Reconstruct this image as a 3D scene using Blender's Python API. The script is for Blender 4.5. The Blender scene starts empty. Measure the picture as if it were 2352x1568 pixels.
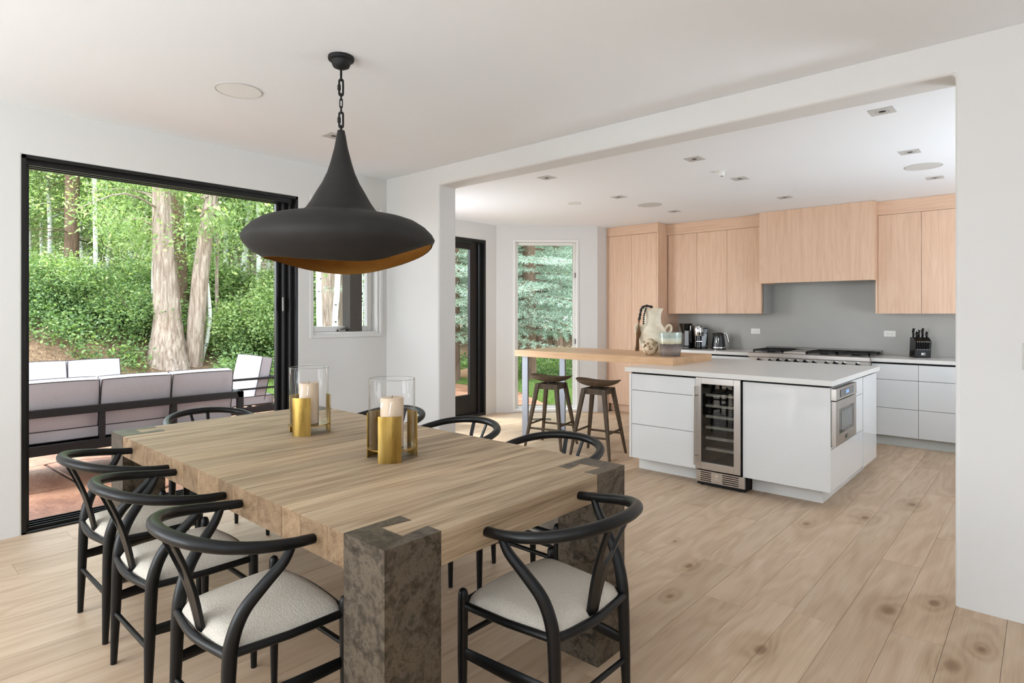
import bpy, bmesh, math, random
import numpy as np
from mathutils import Vector, Matrix
S = bpy.context.scene
COL = S.collection
R = random.Random(7)
pi = math.pi

# ------------------------------------------------------------------ camera
CAMH = 1.38
YAW = math.radians(41.8)
cd = bpy.data.cameras.new('camera'); cam = bpy.data.objects.new('camera', cd); COL.objects.link(cam)
cam.location = (0, 0, CAMH); cam.rotation_euler = (pi / 2, 0, YAW)
cd.sensor_width = 36; cd.lens = 36 * 1373.4 / 2352; cd.shift_y = -64 / 2352
cd.clip_start = .05; cd.clip_end = 300
S.camera = cam

# ------------------------------------------------------------------ light
w = bpy.data.worlds.new('overcast_sky'); S.world = w; w.use_nodes = True
nt = w.node_tree; nt.nodes.clear()
wo = nt.nodes.new('ShaderNodeOutputWorld'); bg = nt.nodes.new('ShaderNodeBackground')
tc = nt.nodes.new('ShaderNodeTexCoord'); sx = nt.nodes.new('ShaderNodeSeparateXYZ'); cr = nt.nodes.new('ShaderNodeValToRGB')
cr.color_ramp.elements[0].position = 0; cr.color_ramp.elements[0].color = (.90, .95, 1, 1)
cr.color_ramp.elements[1].position = .8; cr.color_ramp.elements[1].color = (.74, .87, 1, 1)
nt.links.new(tc.outputs['Generated'], sx.inputs[0]); nt.links.new(sx.outputs[2], cr.inputs[0])
nt.links.new(cr.outputs[0], bg.inputs[0]); nt.links.new(bg.outputs[0], wo.inputs[0])
bg.inputs[1].default_value = 5.5

def sun(name, direction, strength, angle, color):
    l = bpy.data.lights.new(name, 'SUN'); l.energy = strength; l.angle = math.radians(angle); l.color = color
    o = bpy.data.objects.new(name, l); COL.objects.link(o)
    o.rotation_euler = Vector(direction).to_track_quat('-Z', 'Y').to_euler(); return o
sun('sun', (.45, .22, -1), 3.5, 14, (1, .97, .9))

def area(name, loc, direction, sx_, sy_, power, color=(1, 1, 1)):
    l = bpy.data.lights.new(name, 'AREA'); l.shape = 'RECTANGLE'; l.size = sx_; l.size_y = sy_; l.energy = power; l.color = color
    o = bpy.data.objects.new(name, l); COL.objects.link(o); o.location = loc
    o.rotation_euler = Vector(direction).to_track_quat('-Z', 'Y').to_euler(); return o
# fill lamps added in unseen window openings behind the camera and in the bay
area('fill_light', (-3.4, -3.66, 1.4), (-.1, 1, .35), 2.0, 2.1, 55, (.88, .94, 1))
area('fill_light', (-4.93, -2.2, 1.3), (1, -.2, .5), 1.35, 2.1, 34, (.88, .94, 1))
area('fill_light', (-5.276, 4.134, 1.3), (.7, .7, .25), .84, 2.2, 25, (.90, .95, 1))
# upward fill lamps without fixtures, added behind and beside the camera for bounced light
area('fill_light', (-1.8, -2.6, .4), (-.1, -.1, 1), 1.4, 1.4, 84, (.80, .90, 1))
area('fill_light', (1.3, -1.6, .3), (-.1, -.25, 1), 1.4, 1.4, 112, (.80, .90, 1))
area('fill_light', (1.35, 5.6, 1.0), (-.55, 0, 1), 1.3, 1.3, 62, (.82, .91, 1))
S.view_settings.view_transform = 'Standard'; S.view_settings.look = 'None'
S.view_settings.exposure = 0.3
S.cycles.adaptive_threshold = .02; S.view_settings.gamma = 1; S.view_settings.use_curve_mapping = False
S.cycles.use_denoising = True
S.cycles.max_bounces = 8; S.cycles.diffuse_bounces = 5; S.cycles.glossy_bounces = 3; S.cycles.transmission_bounces = 4
S.cycles.transparent_max_bounces = 12; S.cycles.caustics_reflective = False; S.cycles.caustics_refractive = False
S.cycles.sample_clamp_indirect = 6

# ------------------------------------------------------------------ materials
def L(r, g, b):
    f = lambda c: ((c / 255) / 12.92 if c / 255 < .04045 else ((c / 255 + .055) / 1.055) ** 2.4)
    return (f(r), f(g), f(b), 1)

class NT:
    def __init__(s, name):
        s.m = bpy.data.materials.new(name); s.m.use_nodes = True; s.t = s.m.node_tree
        s.b = s.t.nodes['Principled BSDF']; s.out = s.t.nodes['Material Output']
    def n(s, kind, ins=None, **kw):
        x = s.t.nodes.new('ShaderNode' + kind)
        for k, v in kw.items(): setattr(x, k, v)
        for k, v in (ins or {}).items():
            if isinstance(v, bpy.types.NodeSocket): s.t.links.new(v, x.inputs[k])
            else: x.inputs[k].default_value = v
        return x
    def set(s, **kw):
        for k, v in kw.items():
            k = {'color': 'Base Color', 'rough': 'Roughness', 'metal': 'Metallic', 'normal': 'Normal', 'spec': 'Specular IOR Level', 'coat': 'Coat Weight'}[k]
            if isinstance(v, bpy.types.NodeSocket): s.t.links.new(v, s.b.inputs[k])
            else: s.b.inputs[k].default_value = v
        return s
    def ramp(s, fac, stops, interp='LINEAR'):
        x = s.n('ValToRGB', {0: fac}); r = x.color_ramp; r.interpolation = interp
        while len(r.elements) < len(stops): r.elements.new(.5)
        for e, (p, c) in zip(r.elements, stops): e.position = p; e.color = c if len(c) == 4 else (*c, 1)
        return x.outputs[0]
    def math(s, op, a, b=0, c=0): return s.n('Math', {0: a, 1: b, 2: c}, operation=op).outputs[0]
    def mix(s, f, a, b, mode='MIX'):
        x = s.n('Mix', data_type='RGBA', blend_type=mode)
        for i, v in ((0, f), (6, a), (7, b)):
            if isinstance(v, bpy.types.NodeSocket): s.t.links.new(v, x.inputs[i])
            else: x.inputs[i].default_value = v
        return x.outputs[2]
    def noise(s, vec, scale, detail=4, rough=.5, dist=0):
        return s.n('TexNoise', {'Vector': vec, 'Scale': scale, 'Detail': detail, 'Roughness': rough, 'Distortion': dist}).outputs[0]
    def mapping(s, vec, scale=(1, 1, 1), loc=(0, 0, 0), rot=(0, 0, 0)):
        return s.n('Mapping', {0: vec, 1: loc, 2: rot, 3: scale}).outputs[0]
    def bump(s, h, strength=.2, dist=.01):
        return s.n('Bump', {'Height': h, 'Strength': strength, 'Distance': dist}).outputs[0]
    def obj(s): return s.n('TexCoord').outputs['Object']
    def pos(s): return s.n('NewGeometry').outputs['Position']
    def rnd(s): return s.n('ObjectInfo').outputs['Random']
    def isl(s): return s.n('NewGeometry').outputs['Random Per Island']

def plain(name, color, rough=.5, metal=0, bump=0, bscale=60, var=.05, coat=0, spec=.5):
    m = NT(name); v = m.noise(m.pos(), bscale, 3)
    c = L(*color); lo = tuple(x * (1 - var) for x in c[:3]) + (1,); hi = tuple(min(1, x * (1 + var)) for x in c[:3]) + (1,)
    m.set(color=m.mix(v, lo, hi), rough=rough, metal=metal, coat=coat, spec=spec)
    if bump: m.set(normal=m.bump(v, bump, .004))
    return m.m

def plaster(name, color):
    m = NT(name); p = m.pos()
    a = m.noise(p, 1.3, 3); b = m.noise(p, 9, 5)
    c = L(*color)
    col = m.mix(a, tuple(x * .97 for x in c[:3]) + (1,), c)
    m.set(color=col, rough=.75, normal=m.bump(b, .08, .02), spec=.3); return m.m

def glass_thin(name, tint=(1, 1, 1), edge=0., refl=1.5, alpha=0., spec_rough=0.):
    m = NT(name); t = m.t; t.nodes.remove(m.b)
    tr = m.n('BsdfTransparent', {0: (*tint, 1)}); gl = m.n('BsdfGlossy', {0: (1, 1, 1, 1), 'Roughness': spec_rough})
    f0 = ((refl - 1) / (refl + 1)) ** 2
    fr = m.math('ADD', f0, m.math('MULTIPLY', m.math('POWER', m.n('LayerWeight', {'Blend': .5}).outputs['Facing'], 5.), .7))
    if edge:
        lw = m.n('LayerWeight', {'Blend': .25}).outputs['Facing']
        k = m.math('POWER', lw, 3.)
        ec = m.mix(k, (1, 1, 1, 1), (1 - edge, 1 - edge * .93, 1 - edge * .97, 1)); t.links.new(ec, tr.inputs[0])
    mx = m.n('MixShader', {0: fr, 1: tr.outputs[0], 2: gl.outputs[0]})
    t.links.new(mx.outputs[0], m.out.inputs[0]); return m.m

def floor_mat():
    m = NT('pale_oak_floor'); p = m.pos(); rn = m.rnd()
    sep = m.n('SeparateXYZ', {0: p})
    off = m.math('MULTIPLY', rn, 37.)
    base = m.n('CombineXYZ', {0: m.math('ADD', sep.outputs[0], off), 1: m.math('ADD', sep.outputs[1], m.math('MULTIPLY', rn, 91.)), 2: off}).outputs[0]
    # knots seen in the boards
    K = [(-1.459, 3.085, .9), (-1.371, 2.691, .6), (-1.178, 4.216, .8), (-.915, 4.606, 1.2), (-.55, 3.243, 1.6), (-.401, 3.468, 1.1), (-.199, 3.118, .9),
         (-.279, 2.899, 1.3), (-.874, 2.511, 1.1), (-.722, 5.15, 1.2), (-1.678, 3.36, .5), (-2.6, 3.3, .6), (-1.9, 2.9, .5), (-2.3, .35, .9), (-3.6, .4, .7), (-1.2, 1.0, .6)]
    field = None; core = None
    for x, y, s in K:
        v = m.n('VectorMath', {0: p, 1: (x, y, 0)}, operation='SUBTRACT').outputs[0]
        v = m.n('VectorMath', {0: v, 1: (1 / s, .55 / s, 0)}, operation='MULTIPLY').outputs[0]
        d = m.n('VectorMath', {0: v}, operation='LENGTH').outputs['Value']
        field = d if field is None else m.math('MINIMUM', field, d)
    vor = m.n('TexVoronoi', {'Vector': m.mapping(base, (3.2, 1.1, 0)), 'Scale': 1.}, feature='F1')
    vd = m.math('MULTIPLY', vor.outputs['Distance'], 1.1)
    vc = m.n('SeparateColor', {0: vor.outputs['Color']}).outputs[0]
    vd = m.math('ADD', vd, m.math('MULTIPLY', m.math('LESS_THAN', vc, .93), 5.))
    field = m.math('MINIMUM', field, m.math('MULTIPLY', vd, .22))
    warp = m.math('POWER', 2.718, m.math('MULTIPLY', field, -15.))
    # growth-ring lines that flow round the knots
    n1 = m.noise(m.mapping(base, (3.2, .55, 1)), 1., 3, .5, .35)
    q = m.math('ADD', m.math('MULTIPLY', n1, 5.), m.math('MULTIPLY', warp, 1.6))
    rings = m.math('SINE', m.math('MULTIPLY', q, 12.))
    fine = m.noise(m.mapping(base, (150, 5, 1)), 1., 3)
    mid = m.noise(m.mapping(base, (22, 1.6, 1)), 1., 3)
    g = m.math('ADD', m.math('MULTIPLY', rings, .085), m.math('ADD', m.math('MULTIPLY', fine, .45), m.math('MULTIPLY', mid, .5)))
    c1 = m.ramp(g, [(.2, L(178, 152, 126)), (.5, L(200, 176, 150)), (.8, L(214, 194, 171))])
    tone = m.ramp(rn, [(0, (.87, .84, .80)), (.35, (.97, .96, .95)), (.7, (1.0, .97, .94)), (1, (1.06, 1.06, 1.04))])
    c2 = m.mix(1., c1, tone, 'MULTIPLY')
    halo = m.ramp(field, [(.0, (.42, .35, .29)), (.012, (.50, .42, .34)), (.024, (.80, .76, .71)), (.10, (1, 1, 1))])
    c3 = m.mix(1., c2, halo, 'MULTIPLY')
    m.set(color=c3, rough=m.math('ADD', .42, m.math('MULTIPLY', fine, .15)), normal=m.bump(g, .06, .003), spec=.35)
    return m.m

def wood(name, c_lo, c_mid, c_hi, axis='z', scale=1., rough=.5, bump=.1, knots=False, use_rnd=True, contrast=1., tone=.13, endgrain_shade=False):
    m = NT(name); p = m.obj(); rn = m.rnd()
    if use_rnd: p = m.n('VectorMath', {0: p, 1: m.n('CombineXYZ', {0: m.math('MULTIPLY', rn, 31.), 1: m.math('MULTIPLY', rn, 57.), 2: m.math('MULTIPLY', rn, 13.)}).outputs[0]}, operation='ADD').outputs[0]
    st = {'x': (1.2, 40, 40), 'y': (40, 1.2, 40), 'z': (40, 40, 1.2)}[axis]; sf = {'x': (5, 240, 240), 'y': (240, 5, 240), 'z': (240, 240, 5)}[axis]
    sl = {'x': (.5, 5, 5), 'y': (5, .5, 5), 'z': (5, 5, .5)}[axis]
    k = lambda t: tuple(x * scale for x in t)
    a = m.noise(m.mapping(p, k(st)), 1., 3); b = m.noise(m.mapping(p, k(sf)), 1., 2); c = m.noise(m.mapping(p, k(sl)), 1., 3, .5, .4)
    ring = m.math('SINE', m.math('MULTIPLY', c, 70.))
    g = m.math('ADD', m.math('MULTIPLY', a, .45), m.math('ADD', m.math('MULTIPLY', b, .5), m.math('MULTIPLY', ring, .05)))
    w_ = .28 / contrast
    col = m.ramp(g, [(.5 - w_, L(*c_lo)), (.49, L(*c_mid)), (.5 + w_, L(*c_hi))])
    if use_rnd: col = m.mix(1., col, m.ramp(rn, [(0, (1 - tone * 1.1, 1 - tone * 1.15, 1 - tone * 1.2)), (1, (1 + tone * .8, 1 + tone * .75, 1 + tone * .7))]), 'MULTIPLY')
    if endgrain_shade:   # board ends: darker end grain and their shade, both put into the colour
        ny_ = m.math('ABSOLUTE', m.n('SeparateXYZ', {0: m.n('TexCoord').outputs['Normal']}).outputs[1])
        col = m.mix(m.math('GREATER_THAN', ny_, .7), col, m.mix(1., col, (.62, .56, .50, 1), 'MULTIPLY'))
    if knots:
        v = m.n('TexVoronoi', {'Vector': m.mapping(p, tuple(x * .06 for x in st)), 'Scale': 1.}, feature='F1')
        vc = m.n('SeparateColor', {0: v.outputs['Color']}).outputs[0]
        d = m.math('ADD', v.outputs['Distance'], m.math('LESS_THAN', vc, .6))
        col = m.mix(1., col, m.ramp(d, [(.03, (.45, .38, .32)), (.07, (.8, .76, .72)), (.16, (1, 1, 1))]), 'MULTIPLY')
    m.set(color=col, rough=rough, normal=m.bump(g, bump, .004), spec=.3); return m.m

M = {}
M['wall'] = plaster('warm_white_plaster', (222, 221, 219))
M['ceiling'] = plaster('ceiling_plaster', (242, 244, 247))
M['floor'] = floor_mat()
M['oak'] = wood('rift_oak_veneer', (204, 168, 140), (222, 188, 161), (232, 202, 177), 'z', 1., .5, .05, contrast=.9, tone=.025)
M['oak_h'] = wood('rift_oak_veneer_horizontal', (204, 168, 140), (222, 188, 161), (232, 202, 177), 'x', 1., .5, .05, contrast=.9, tone=.025)
M['baroak'] = wood('bar_oak', (188, 146, 108), (208, 169, 130), (222, 188, 152), 'x', .8, .42, .03)
M['tablewood'] = wood('weathered_oak_top', (126, 104, 80), (178, 155, 127), (206, 186, 158), 'y', .7, .55, .4, knots=True, contrast=1.2, tone=.19, endgrain_shade=True)
M['stoolwood'] = wood('stained_stool_wood', (58, 46, 34), (84, 69, 53), (108, 91, 72), 'z', 1., .5, .1)
M['gloss'] = plain('white_gloss_lacquer', (226, 228, 229), .07, var=.01, coat=.4)
M['white'] = plain('satin_white', (232, 231, 228), .4, var=.02)
M['toe'] = plain('grey_toe_kick', (200, 203, 200), .5, var=.02)
M['void'] = plain('shadow_black', (16, 16, 16), .9)
M['quartz'] = plain('white_quartz', (222, 221, 217), .22, bscale=300, var=.02)
M['slab'] = plain('grey_slab', (170, 168, 162), .35, bscale=4, var=.06)
M['steel'] = plain('brushed_steel', (196, 190, 184), .3, 1, bscale=200, var=.06)
M['steeld'] = plain('dark_steel', (120, 116, 112), .35, 1, bscale=200, var=.06)
M['chrome'] = plain('chrome', (225, 225, 225), .08, 1)
M['blackframe'] = plain('black_aluminium', (22, 21, 21), .35, .2, var=.1)
M['iron'] = plain('cast_iron', (24, 24, 25), .6, .3, .4, 150, .2)
M['blackplastic'] = plain('black_plastic', (14, 14, 15), .2, 0, var=.1, coat=.3)
M['chair'] = plain('black_lacquered_wood', (9, 10, 11), .36, 0, .03, 60, .15, 0, .32)
M['smoke'] = plain('smoked_glass_plate', (22, 24, 25), .04, 0, var=.02, coat=.5)
M['candle'] = plain('candle_wax', (214, 190, 162), .5, 0, var=.04)
M['clear'] = glass_thin('clear_window_glass', (.98, .99, .985), 0, 1.2)
M['hurricane'] = glass_thin('hurricane_glass', (1, 1, 1), .45, 1.3)
M['glassrim'] = plain('glass_rim', (150, 156, 152), .1, 0, var=.02)
M['outlet'] = plain('outlet_plastic', (238, 236, 230), .35, var=.01)
M['speaker'] = plain('speaker_mesh', (205, 203, 199), .8, 0, .2, 400, .06)
M['trimgrey'] = plain('downlight_trim', (196, 194, 190), .6, var=.03)
M['furni'] = plain('patio_frame_charcoal', (30, 28, 29), .5, .1, var=.12)

def seat_mat():
    m = NT('boucle_seat_fabric'); p = m.pos(); a = m.noise(p, 170, 2, .6); b = m.noise(p, 14, 3)
    m.set(color=m.mix(a, L(176, 168, 155), L(214, 207, 195)), rough=.95, normal=m.bump(a, .6, .004), spec=.1)
    return m.m
M['seat'] = seat_mat()
def cush_mat():
    m = NT('grey_outdoor_fabric'); p = m.pos(); a = m.noise(m.mapping(p, (1, 1, 1)), 220, 2, .6); b = m.noise(p, 6, 3)
    m.set(color=m.mix(a, L(176, 170, 174), L(204, 199, 204)), rough=.95, normal=m.bump(b, .5, .02), spec=.1)
    return m.m
M['cushion'] = cush_mat()
M['piping'] = plain('cushion_piping', (62, 58, 60), .9)
def patina():
    m = NT('patinated_steel'); p = m.pos()
    a = m.noise(p, 10, 7, .7, 1.2); b = m.noise(p, 45, 5, .65, .5); c = m.noise(p, 2.2, 2)
    v = m.math('ADD', m.math('MULTIPLY', a, .6), m.math('MULTIPLY', b, .4))
    col = m.ramp(v, [(.36, L(40, 36, 31)), (.46, L(76, 68, 58)), (.55, L(108, 98, 85)), (.64, L(70, 66, 58))])
    m.set(color=col, rough=m.math('ADD', .32, m.math('MULTIPLY', b, .25)), metal=.55, spec=.4); return m.m
M['patina'] = patina()
def brass():
    m = NT('aged_brass'); p = m.pos(); a = m.noise(m.mapping(p, (1, 1, .2)), 20, 3, .5, .2)
    m.set(color=m.ramp(a, [(.25, L(138, 112, 56)), (.5, L(176, 146, 80)), (.75, L(198, 170, 104))]), rough=m.math('ADD', .2, m.math('MULTIPLY', a, .2)), metal=1); return m.m
M['brass'] = brass()
def shade_out():
    m = NT('blackened_plaster_shade'); p = m.pos(); a = m.noise(m.mapping(p, (1, 1, 2.5)), 9, 5)
    m.set(color=m.mix(a, L(36, 35, 34), L(50, 48, 47)), rough=.6, normal=m.bump(a, .25, .01), spec=.25); return m.m
M['shade'] = shade_out()
def gold():
    m = NT('gold_leaf'); p = m.pos(); a = m.noise(p, 12, 5)
    m.set(color=m.mix(a, L(170, 122, 56), L(214, 166, 92)), rough=.5, metal=.45); return m.m
M['gold'] = gold()
def ceramic():
    m = NT('cream_stoneware'); p = m.pos(); a = m.noise(p, 9, 5)
    m.set(color=m.ramp(a, [(.3, L(214, 200, 174)), (.6, L(240, 232, 212))]), rough=.8, normal=m.bump(a, .3, .01)); return m.m
M['ceramic'] = ceramic()
def vessel():
    m = NT('reactive_glaze'); p = m.n('SeparateXYZ', {0: m.obj()}).outputs[2]; a = m.noise(m.pos(), 28, 5)
    z = m.math('ADD', p, m.math('MULTIPLY', m.math('SUBTRACT', a, .5), .02))
    col = m.ramp(m.math('MULTIPLY', z, 4.5), [(.0, L(96, 92, 90)), (.22, L(150, 140, 134)), (.42, L(104, 96, 96)), (.50, L(92, 84, 84)), (.54, L(196, 190, 160)), (.68, L(214, 216, 196)), (.76, L(190, 206, 196)), (.8, L(168, 180, 172)), (1, L(180, 190, 180))])
    m.set(color=col, rough=.2, metal=.15, coat=.4); return m.m
M['vessel'] = vessel()
def ballm():
    m = NT('carved_ball'); v = m.n('TexVoronoi', {'Vector': m.obj(), 'Scale': 22.}, feature='DISTANCE_TO_EDGE').outputs[0]; a = m.noise(m.obj(), 26, 3)
    m.set(color=m.ramp(a, [(.36, L(86, 58, 36)), (.42, L(190, 165, 130)), (.6, L(236, 222, 196))]), rough=.8, normal=m.bump(a, .7, .02)); return m.m
M['ball'] = ballm()
M['bead'] = plain('black_beads', (30, 26, 24), .5, bscale=40, var=.2)
M['tassel'] = plain('jute_tassel', (122, 92, 64), .95, bscale=200, var=.3)

def leafm(name, stops, trans=.35, rough=.55):
    m = NT(name); r_ = m.isl(); rn = m.rnd()
    big = m.noise(m.pos(), .7, 2)
    col = m.ramp(m.math('ADD', m.math('MULTIPLY', r_, .7), m.math('MULTIPLY', big, .35)), stops)
    m.set(color=col, rough=rough, spec=.3)
    tl = m.n('BsdfTranslucent', {0: m.mix(1., col, (1., 1.15, .6, 1), 'MULTIPLY')})
    mx = m.n('MixShader', {0: trans, 1: m.b.outputs[0], 2: tl.outputs[0]})
    m.t.links.new(mx.outputs[0], m.out.inputs[0]); return m.m
M['leaf'] = leafm('aspen_leaves', [(0, L(84, 108, 66)), (.35, L(128, 152, 96)), (.7, L(166, 186, 124)), (.92, L(198, 208, 138)), (1, L(216, 208, 96))])
M['leafd'] = leafm('understory_leaves', [(0, L(62, 84, 54)), (.4, L(104, 130, 82)), (.8, L(144, 168, 106)), (1, L(186, 190, 104))])
M['needle'] = leafm('blue_spruce_needles', [(0, L(104, 122, 108)), (.5, L(154, 172, 156)), (1, L(206, 222, 204))], .15)
M['needled'] = leafm('dark_spruce_needles', [(0, L(50, 62, 38)), (.6, L(84, 94, 58)), (1, L(118, 124, 76))], .15)
M['grass'] = leafm('lawn_blades', [(0, L(84, 104, 56)), (.5, L(122, 146, 80)), (1, L(170, 188, 112))], .3)
def bark(name, lo, hi, scale=1., bump=1.):
    m = NT(name); p = m.pos(); a = m.noise(m.mapping(p, (16 * scale, 16 * scale, 2.2 * scale)), 1., 6, .62, .6); b = m.noise(p, 1.2, 3)
    col = m.ramp(a, [(.3, L(*lo)), (.62, L(*hi))]); col = m.mix(m.math('MULTIPLY', b, .5), col, L(176, 140, 112))
    m.set(color=col, rough=.95, normal=m.bump(a, bump, .08), spec=.1); return m.m
M['bark'] = bark('cottonwood_bark', (96, 84, 76), (198, 184, 172))
M['barkd'] = bark('spruce_bark', (58, 48, 42), (112, 96, 84), 1.5, .8)
def aspenbark():
    m = NT('aspen_bark'); p = m.pos(); a = m.noise(m.mapping(p, (3, 3, 22)), 1., 3); b = m.noise(m.mapping(p, (9, 9, 5)), 1., 2)
    v = m.math('MULTIPLY', a, b)
    m.set(color=m.ramp(v, [(.26, L(212, 214, 202)), (.36, L(196, 200, 188)), (.385, L(52, 50, 44))]), rough=.8, spec=.1); return m.m
M['aspen'] = aspenbark()
def soil():
    m = NT('leaf_litter_soil'); p = m.pos(); a = m.noise(p, 9, 6, .7); b = m.noise(p, .7, 3); c = m.noise(p, 40, 3)
    sep = m.n('SeparateXYZ', {0: p}).outputs
    dirt = m.ramp(m.math('MULTIPLY', m.math('ADD', a, c), .5), [(.35, L(66, 50, 38)), (.5, L(112, 90, 70)), (.62, L(150, 126, 100))])
    m.set(color=dirt, rough=.95, normal=m.bump(a, .8, .06), spec=.1); return m.m
M['soil'] = soil()
M['lawn'] = plain('lawn_ground', (96, 112, 66), .95, 0, .5, 30, .25)
def flag():
    m = NT('red_sandstone'); p = m.pos(); a = m.noise(m.mapping(p, (1, 2.2, 1)), 1.8, 6, .6, .8); b = m.noise(p, 22, 5, .65)
    rn = m.rnd()
    col = m.ramp(m.math('ADD', m.math('MULTIPLY', a, .7), m.math('MULTIPLY', b, .3)), [(.3, L(92, 58, 40)), (.46, L(148, 100, 74)), (.6, L(170, 126, 98)), (.72, L(120, 96, 80))])
    col = m.mix(1., col, m.ramp(rn, [(0, (.88, .86, .84)), (1, (1.06, 1.06, 1.08))]), 'MULTIPLY')
    m.set(color=col, rough=.6, normal=m.bump(b, .5, .02)); return m.m
M['flag'] = flag()
M['grout'] = plain('dark_joint_sand', (84, 70, 62), .95, 0, .5, 60, .2)
M['siding'] = plain('beige_siding', (196, 182, 160), .8, bscale=8, var=.06)
M['roofm'] = plain('brown_shingle', (110, 96, 84), .9, bscale=20, var=.2)
M['rock'] = plain('sandstone_rock', (180, 140, 110), .9, 0, .6, 12, .2)
M['post'] = plain('stained_post', (78, 72, 66), .8, bscale=30, var=.15)

# ------------------------------------------------------------------ mesh helpers
class B:
    def __init__(s): s.v = []; s.f = []; s.mi = []; s.sm = []
    def add(s, vs, fs, mi=0, smooth=False):
        o = len(s.v); s.v += [tuple(v) for v in vs]
        for f in fs: s.f.append(tuple(i + o for i in f)); s.mi.append(mi); s.sm.append(smooth)
        return s
    def box(s, x0, x1, y0, y1, z0, z1, mi=0):
        return s.add([(x0, y0, z0), (x1, y0, z0), (x1, y1, z0), (x0, y1, z0), (x0, y0, z1), (x1, y0, z1), (x1, y1, z1), (x0, y1, z1)],
                     [(3, 2, 1, 0), (4, 5, 6, 7), (0, 1, 5, 4), (1, 2, 6, 5), (2, 3, 7, 6), (3, 0, 4, 7)], mi)
    def prism(s, poly, z0, z1, mi=0):
        n = len(poly); a = sum(poly[i][0] * poly[(i + 1) % n][1] - poly[(i + 1) % n][0] * poly[i][1] for i in range(n))
        if a < 0: poly = poly[::-1]
        vs = [(x, y, z0) for x, y in poly] + [(x, y, z1) for x, y in poly]
        fs = [tuple(range(n - 1, -1, -1)), tuple(range(n, 2 * n))] + [(i, (i + 1) % n, n + (i + 1) % n, n + i) for i in range(n)]
        return s.add(vs, fs, mi)
    def lathe(s, prof, c=(0, 0, 0), seg=32, mi=0, smooth=True, cap0=True, cap1=True, a0=0, a1=2 * pi):
        full = abs(a1 - a0 - 2 * pi) < 1e-6; m_ = seg if full else seg + 1; vs = []
        for r, z in prof:
            for k in range(m_):
                t = a0 + (a1 - a0) * k / seg; vs.append((c[0] + r * math.cos(t), c[1] + r * math.sin(t), c[2] + z))
        fs = []
        for j in range(len(prof) - 1):
            for k in range(seg):
                k2 = (k + 1) % m_; fs.append((j * m_ + k, j * m_ + k2, (j + 1) * m_ + k2, (j + 1) * m_ + k))
        s.add(vs, fs, mi, smooth)
        if full:
            o = len(s.v) - len(vs)
            if cap0 and prof[0][0] > 1e-6: s.f.append(tuple(o + k for k in range(seg - 1, -1, -1))); s.mi.append(mi); s.sm.append(False)
            if cap1 and prof[-1][0] > 1e-6:
                q = o + (len(prof) - 1) * seg; s.f.append(tuple(q + k for k in range(seg))); s.mi.append(mi); s.sm.append(False)
        return s
    def tube(s, pts, rad, seg=12, mi=0, closed=False, flat=1., up=None, caps=True):
        P = [Vector(p) for p in pts]; n = len(P)
        if not hasattr(rad, '__len__'): rad = [rad] * n
        T = []
        for i in range(n):
            if closed: t = P[(i + 1) % n] - P[i - 1]
            else: t = P[min(i + 1, n - 1)] - P[max(i - 1, 0)]
            T.append(t.normalized() if t.length > 1e-9 else Vector((0, 0, 1)))
        u = Vector(up) if up else (Vector((0, 0, 1)) if abs(T[0].z) < .9 else Vector((0, 1, 0)))
        vs = []
        for i in range(n):
            u = (u - T[i] * u.dot(T[i])); u.normalize(); w_ = T[i].cross(u)
            for k in range(seg):
                a = 2 * pi * k / seg; vs.append(P[i] + (u * math.cos(a) + w_ * math.sin(a) * flat) * rad[i])
        fs = []
        for i in range(n if closed else n - 1):
            j = (i + 1) % n
            for k in range(seg): k2 = (k + 1) % seg; fs.append((i * seg + k, i * seg + k2, j * seg + k2, j * seg + k))
        if caps and not closed:
            fs.append(tuple(range(seg - 1, -1, -1))); fs.append(tuple((n - 1) * seg + k for k in range(seg)))
        return s.add(vs, fs, mi, True)
    def ball(s, c, r, seg=12, rings=8, mi=0, sc=(1, 1, 1)):
        vs = [(c[0], c[1], c[2] - r * sc[2])]
        for i in range(1, rings):
            t = -pi / 2 + pi * i / rings
            for k in range(seg): a = 2 * pi * k / seg; vs.append((c[0] + r * sc[0] * math.cos(t) * math.cos(a), c[1] + r * sc[1] * math.cos(t) * math.sin(a), c[2] + r * sc[2] * math.sin(t)))
        vs.append((c[0], c[1], c[2] + r * sc[2])); fs = []
        for k in range(seg): k2 = (k + 1) % seg; fs.append((0, 1 + k2, 1 + k)); fs.append((len(vs) - 1, 1 + (rings - 2) * seg + k, 1 + (rings - 2) * seg + k2))
        for i in range(rings - 2):
            for k in range(seg): k2 = (k + 1) % seg; a = 1 + i * seg; fs.append((a + k, a + k2, a + seg + k2, a + seg + k))
        return s.add(vs, fs, mi, True)
    def loft(s, loops, mi=0, smooth=False):
        n = len(loops[0]); vs = [p for l in loops for p in l]; fs = []
        for i in range(len(loops) - 1):
            for k in range(n): k2 = (k + 1) % n; fs.append((i * n + k, i * n + k2, (i + 1) * n + k2, (i + 1) * n + k))
        fs.append(tuple(range(n - 1, -1, -1))); fs.append(tuple((len(loops) - 1) * n + k for k in range(n)))
        return s.add(vs, fs, mi, smooth)
    def build(s, name, mats, parent=None, bevel=0, loc=None, seg=2, angle=40, label=None, kind=None, subsurf=0):
        me = bpy.data.meshes.new(name); me.from_pydata(s.v, [], s.f)
        if not isinstance(mats, (list, tuple)): mats = [mats]
        for m in mats: me.materials.append(m)
        me.polygons.foreach_set('material_index', s.mi); me.polygons.foreach_set('use_smooth', s.sm)
        bm = bmesh.new(); bm.from_mesh(me); bmesh.ops.recalc_face_normals(bm, faces=bm.faces); bm.to_mesh(me); bm.free()
        if any(s.sm): me.set_sharp_from_angle(angle=math.radians(50))
        me.update()
        o = bpy.data.objects.new(name, me); COL.objects.link(o)
        if parent: o.parent = parent
        if loc: o.location = loc
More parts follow.
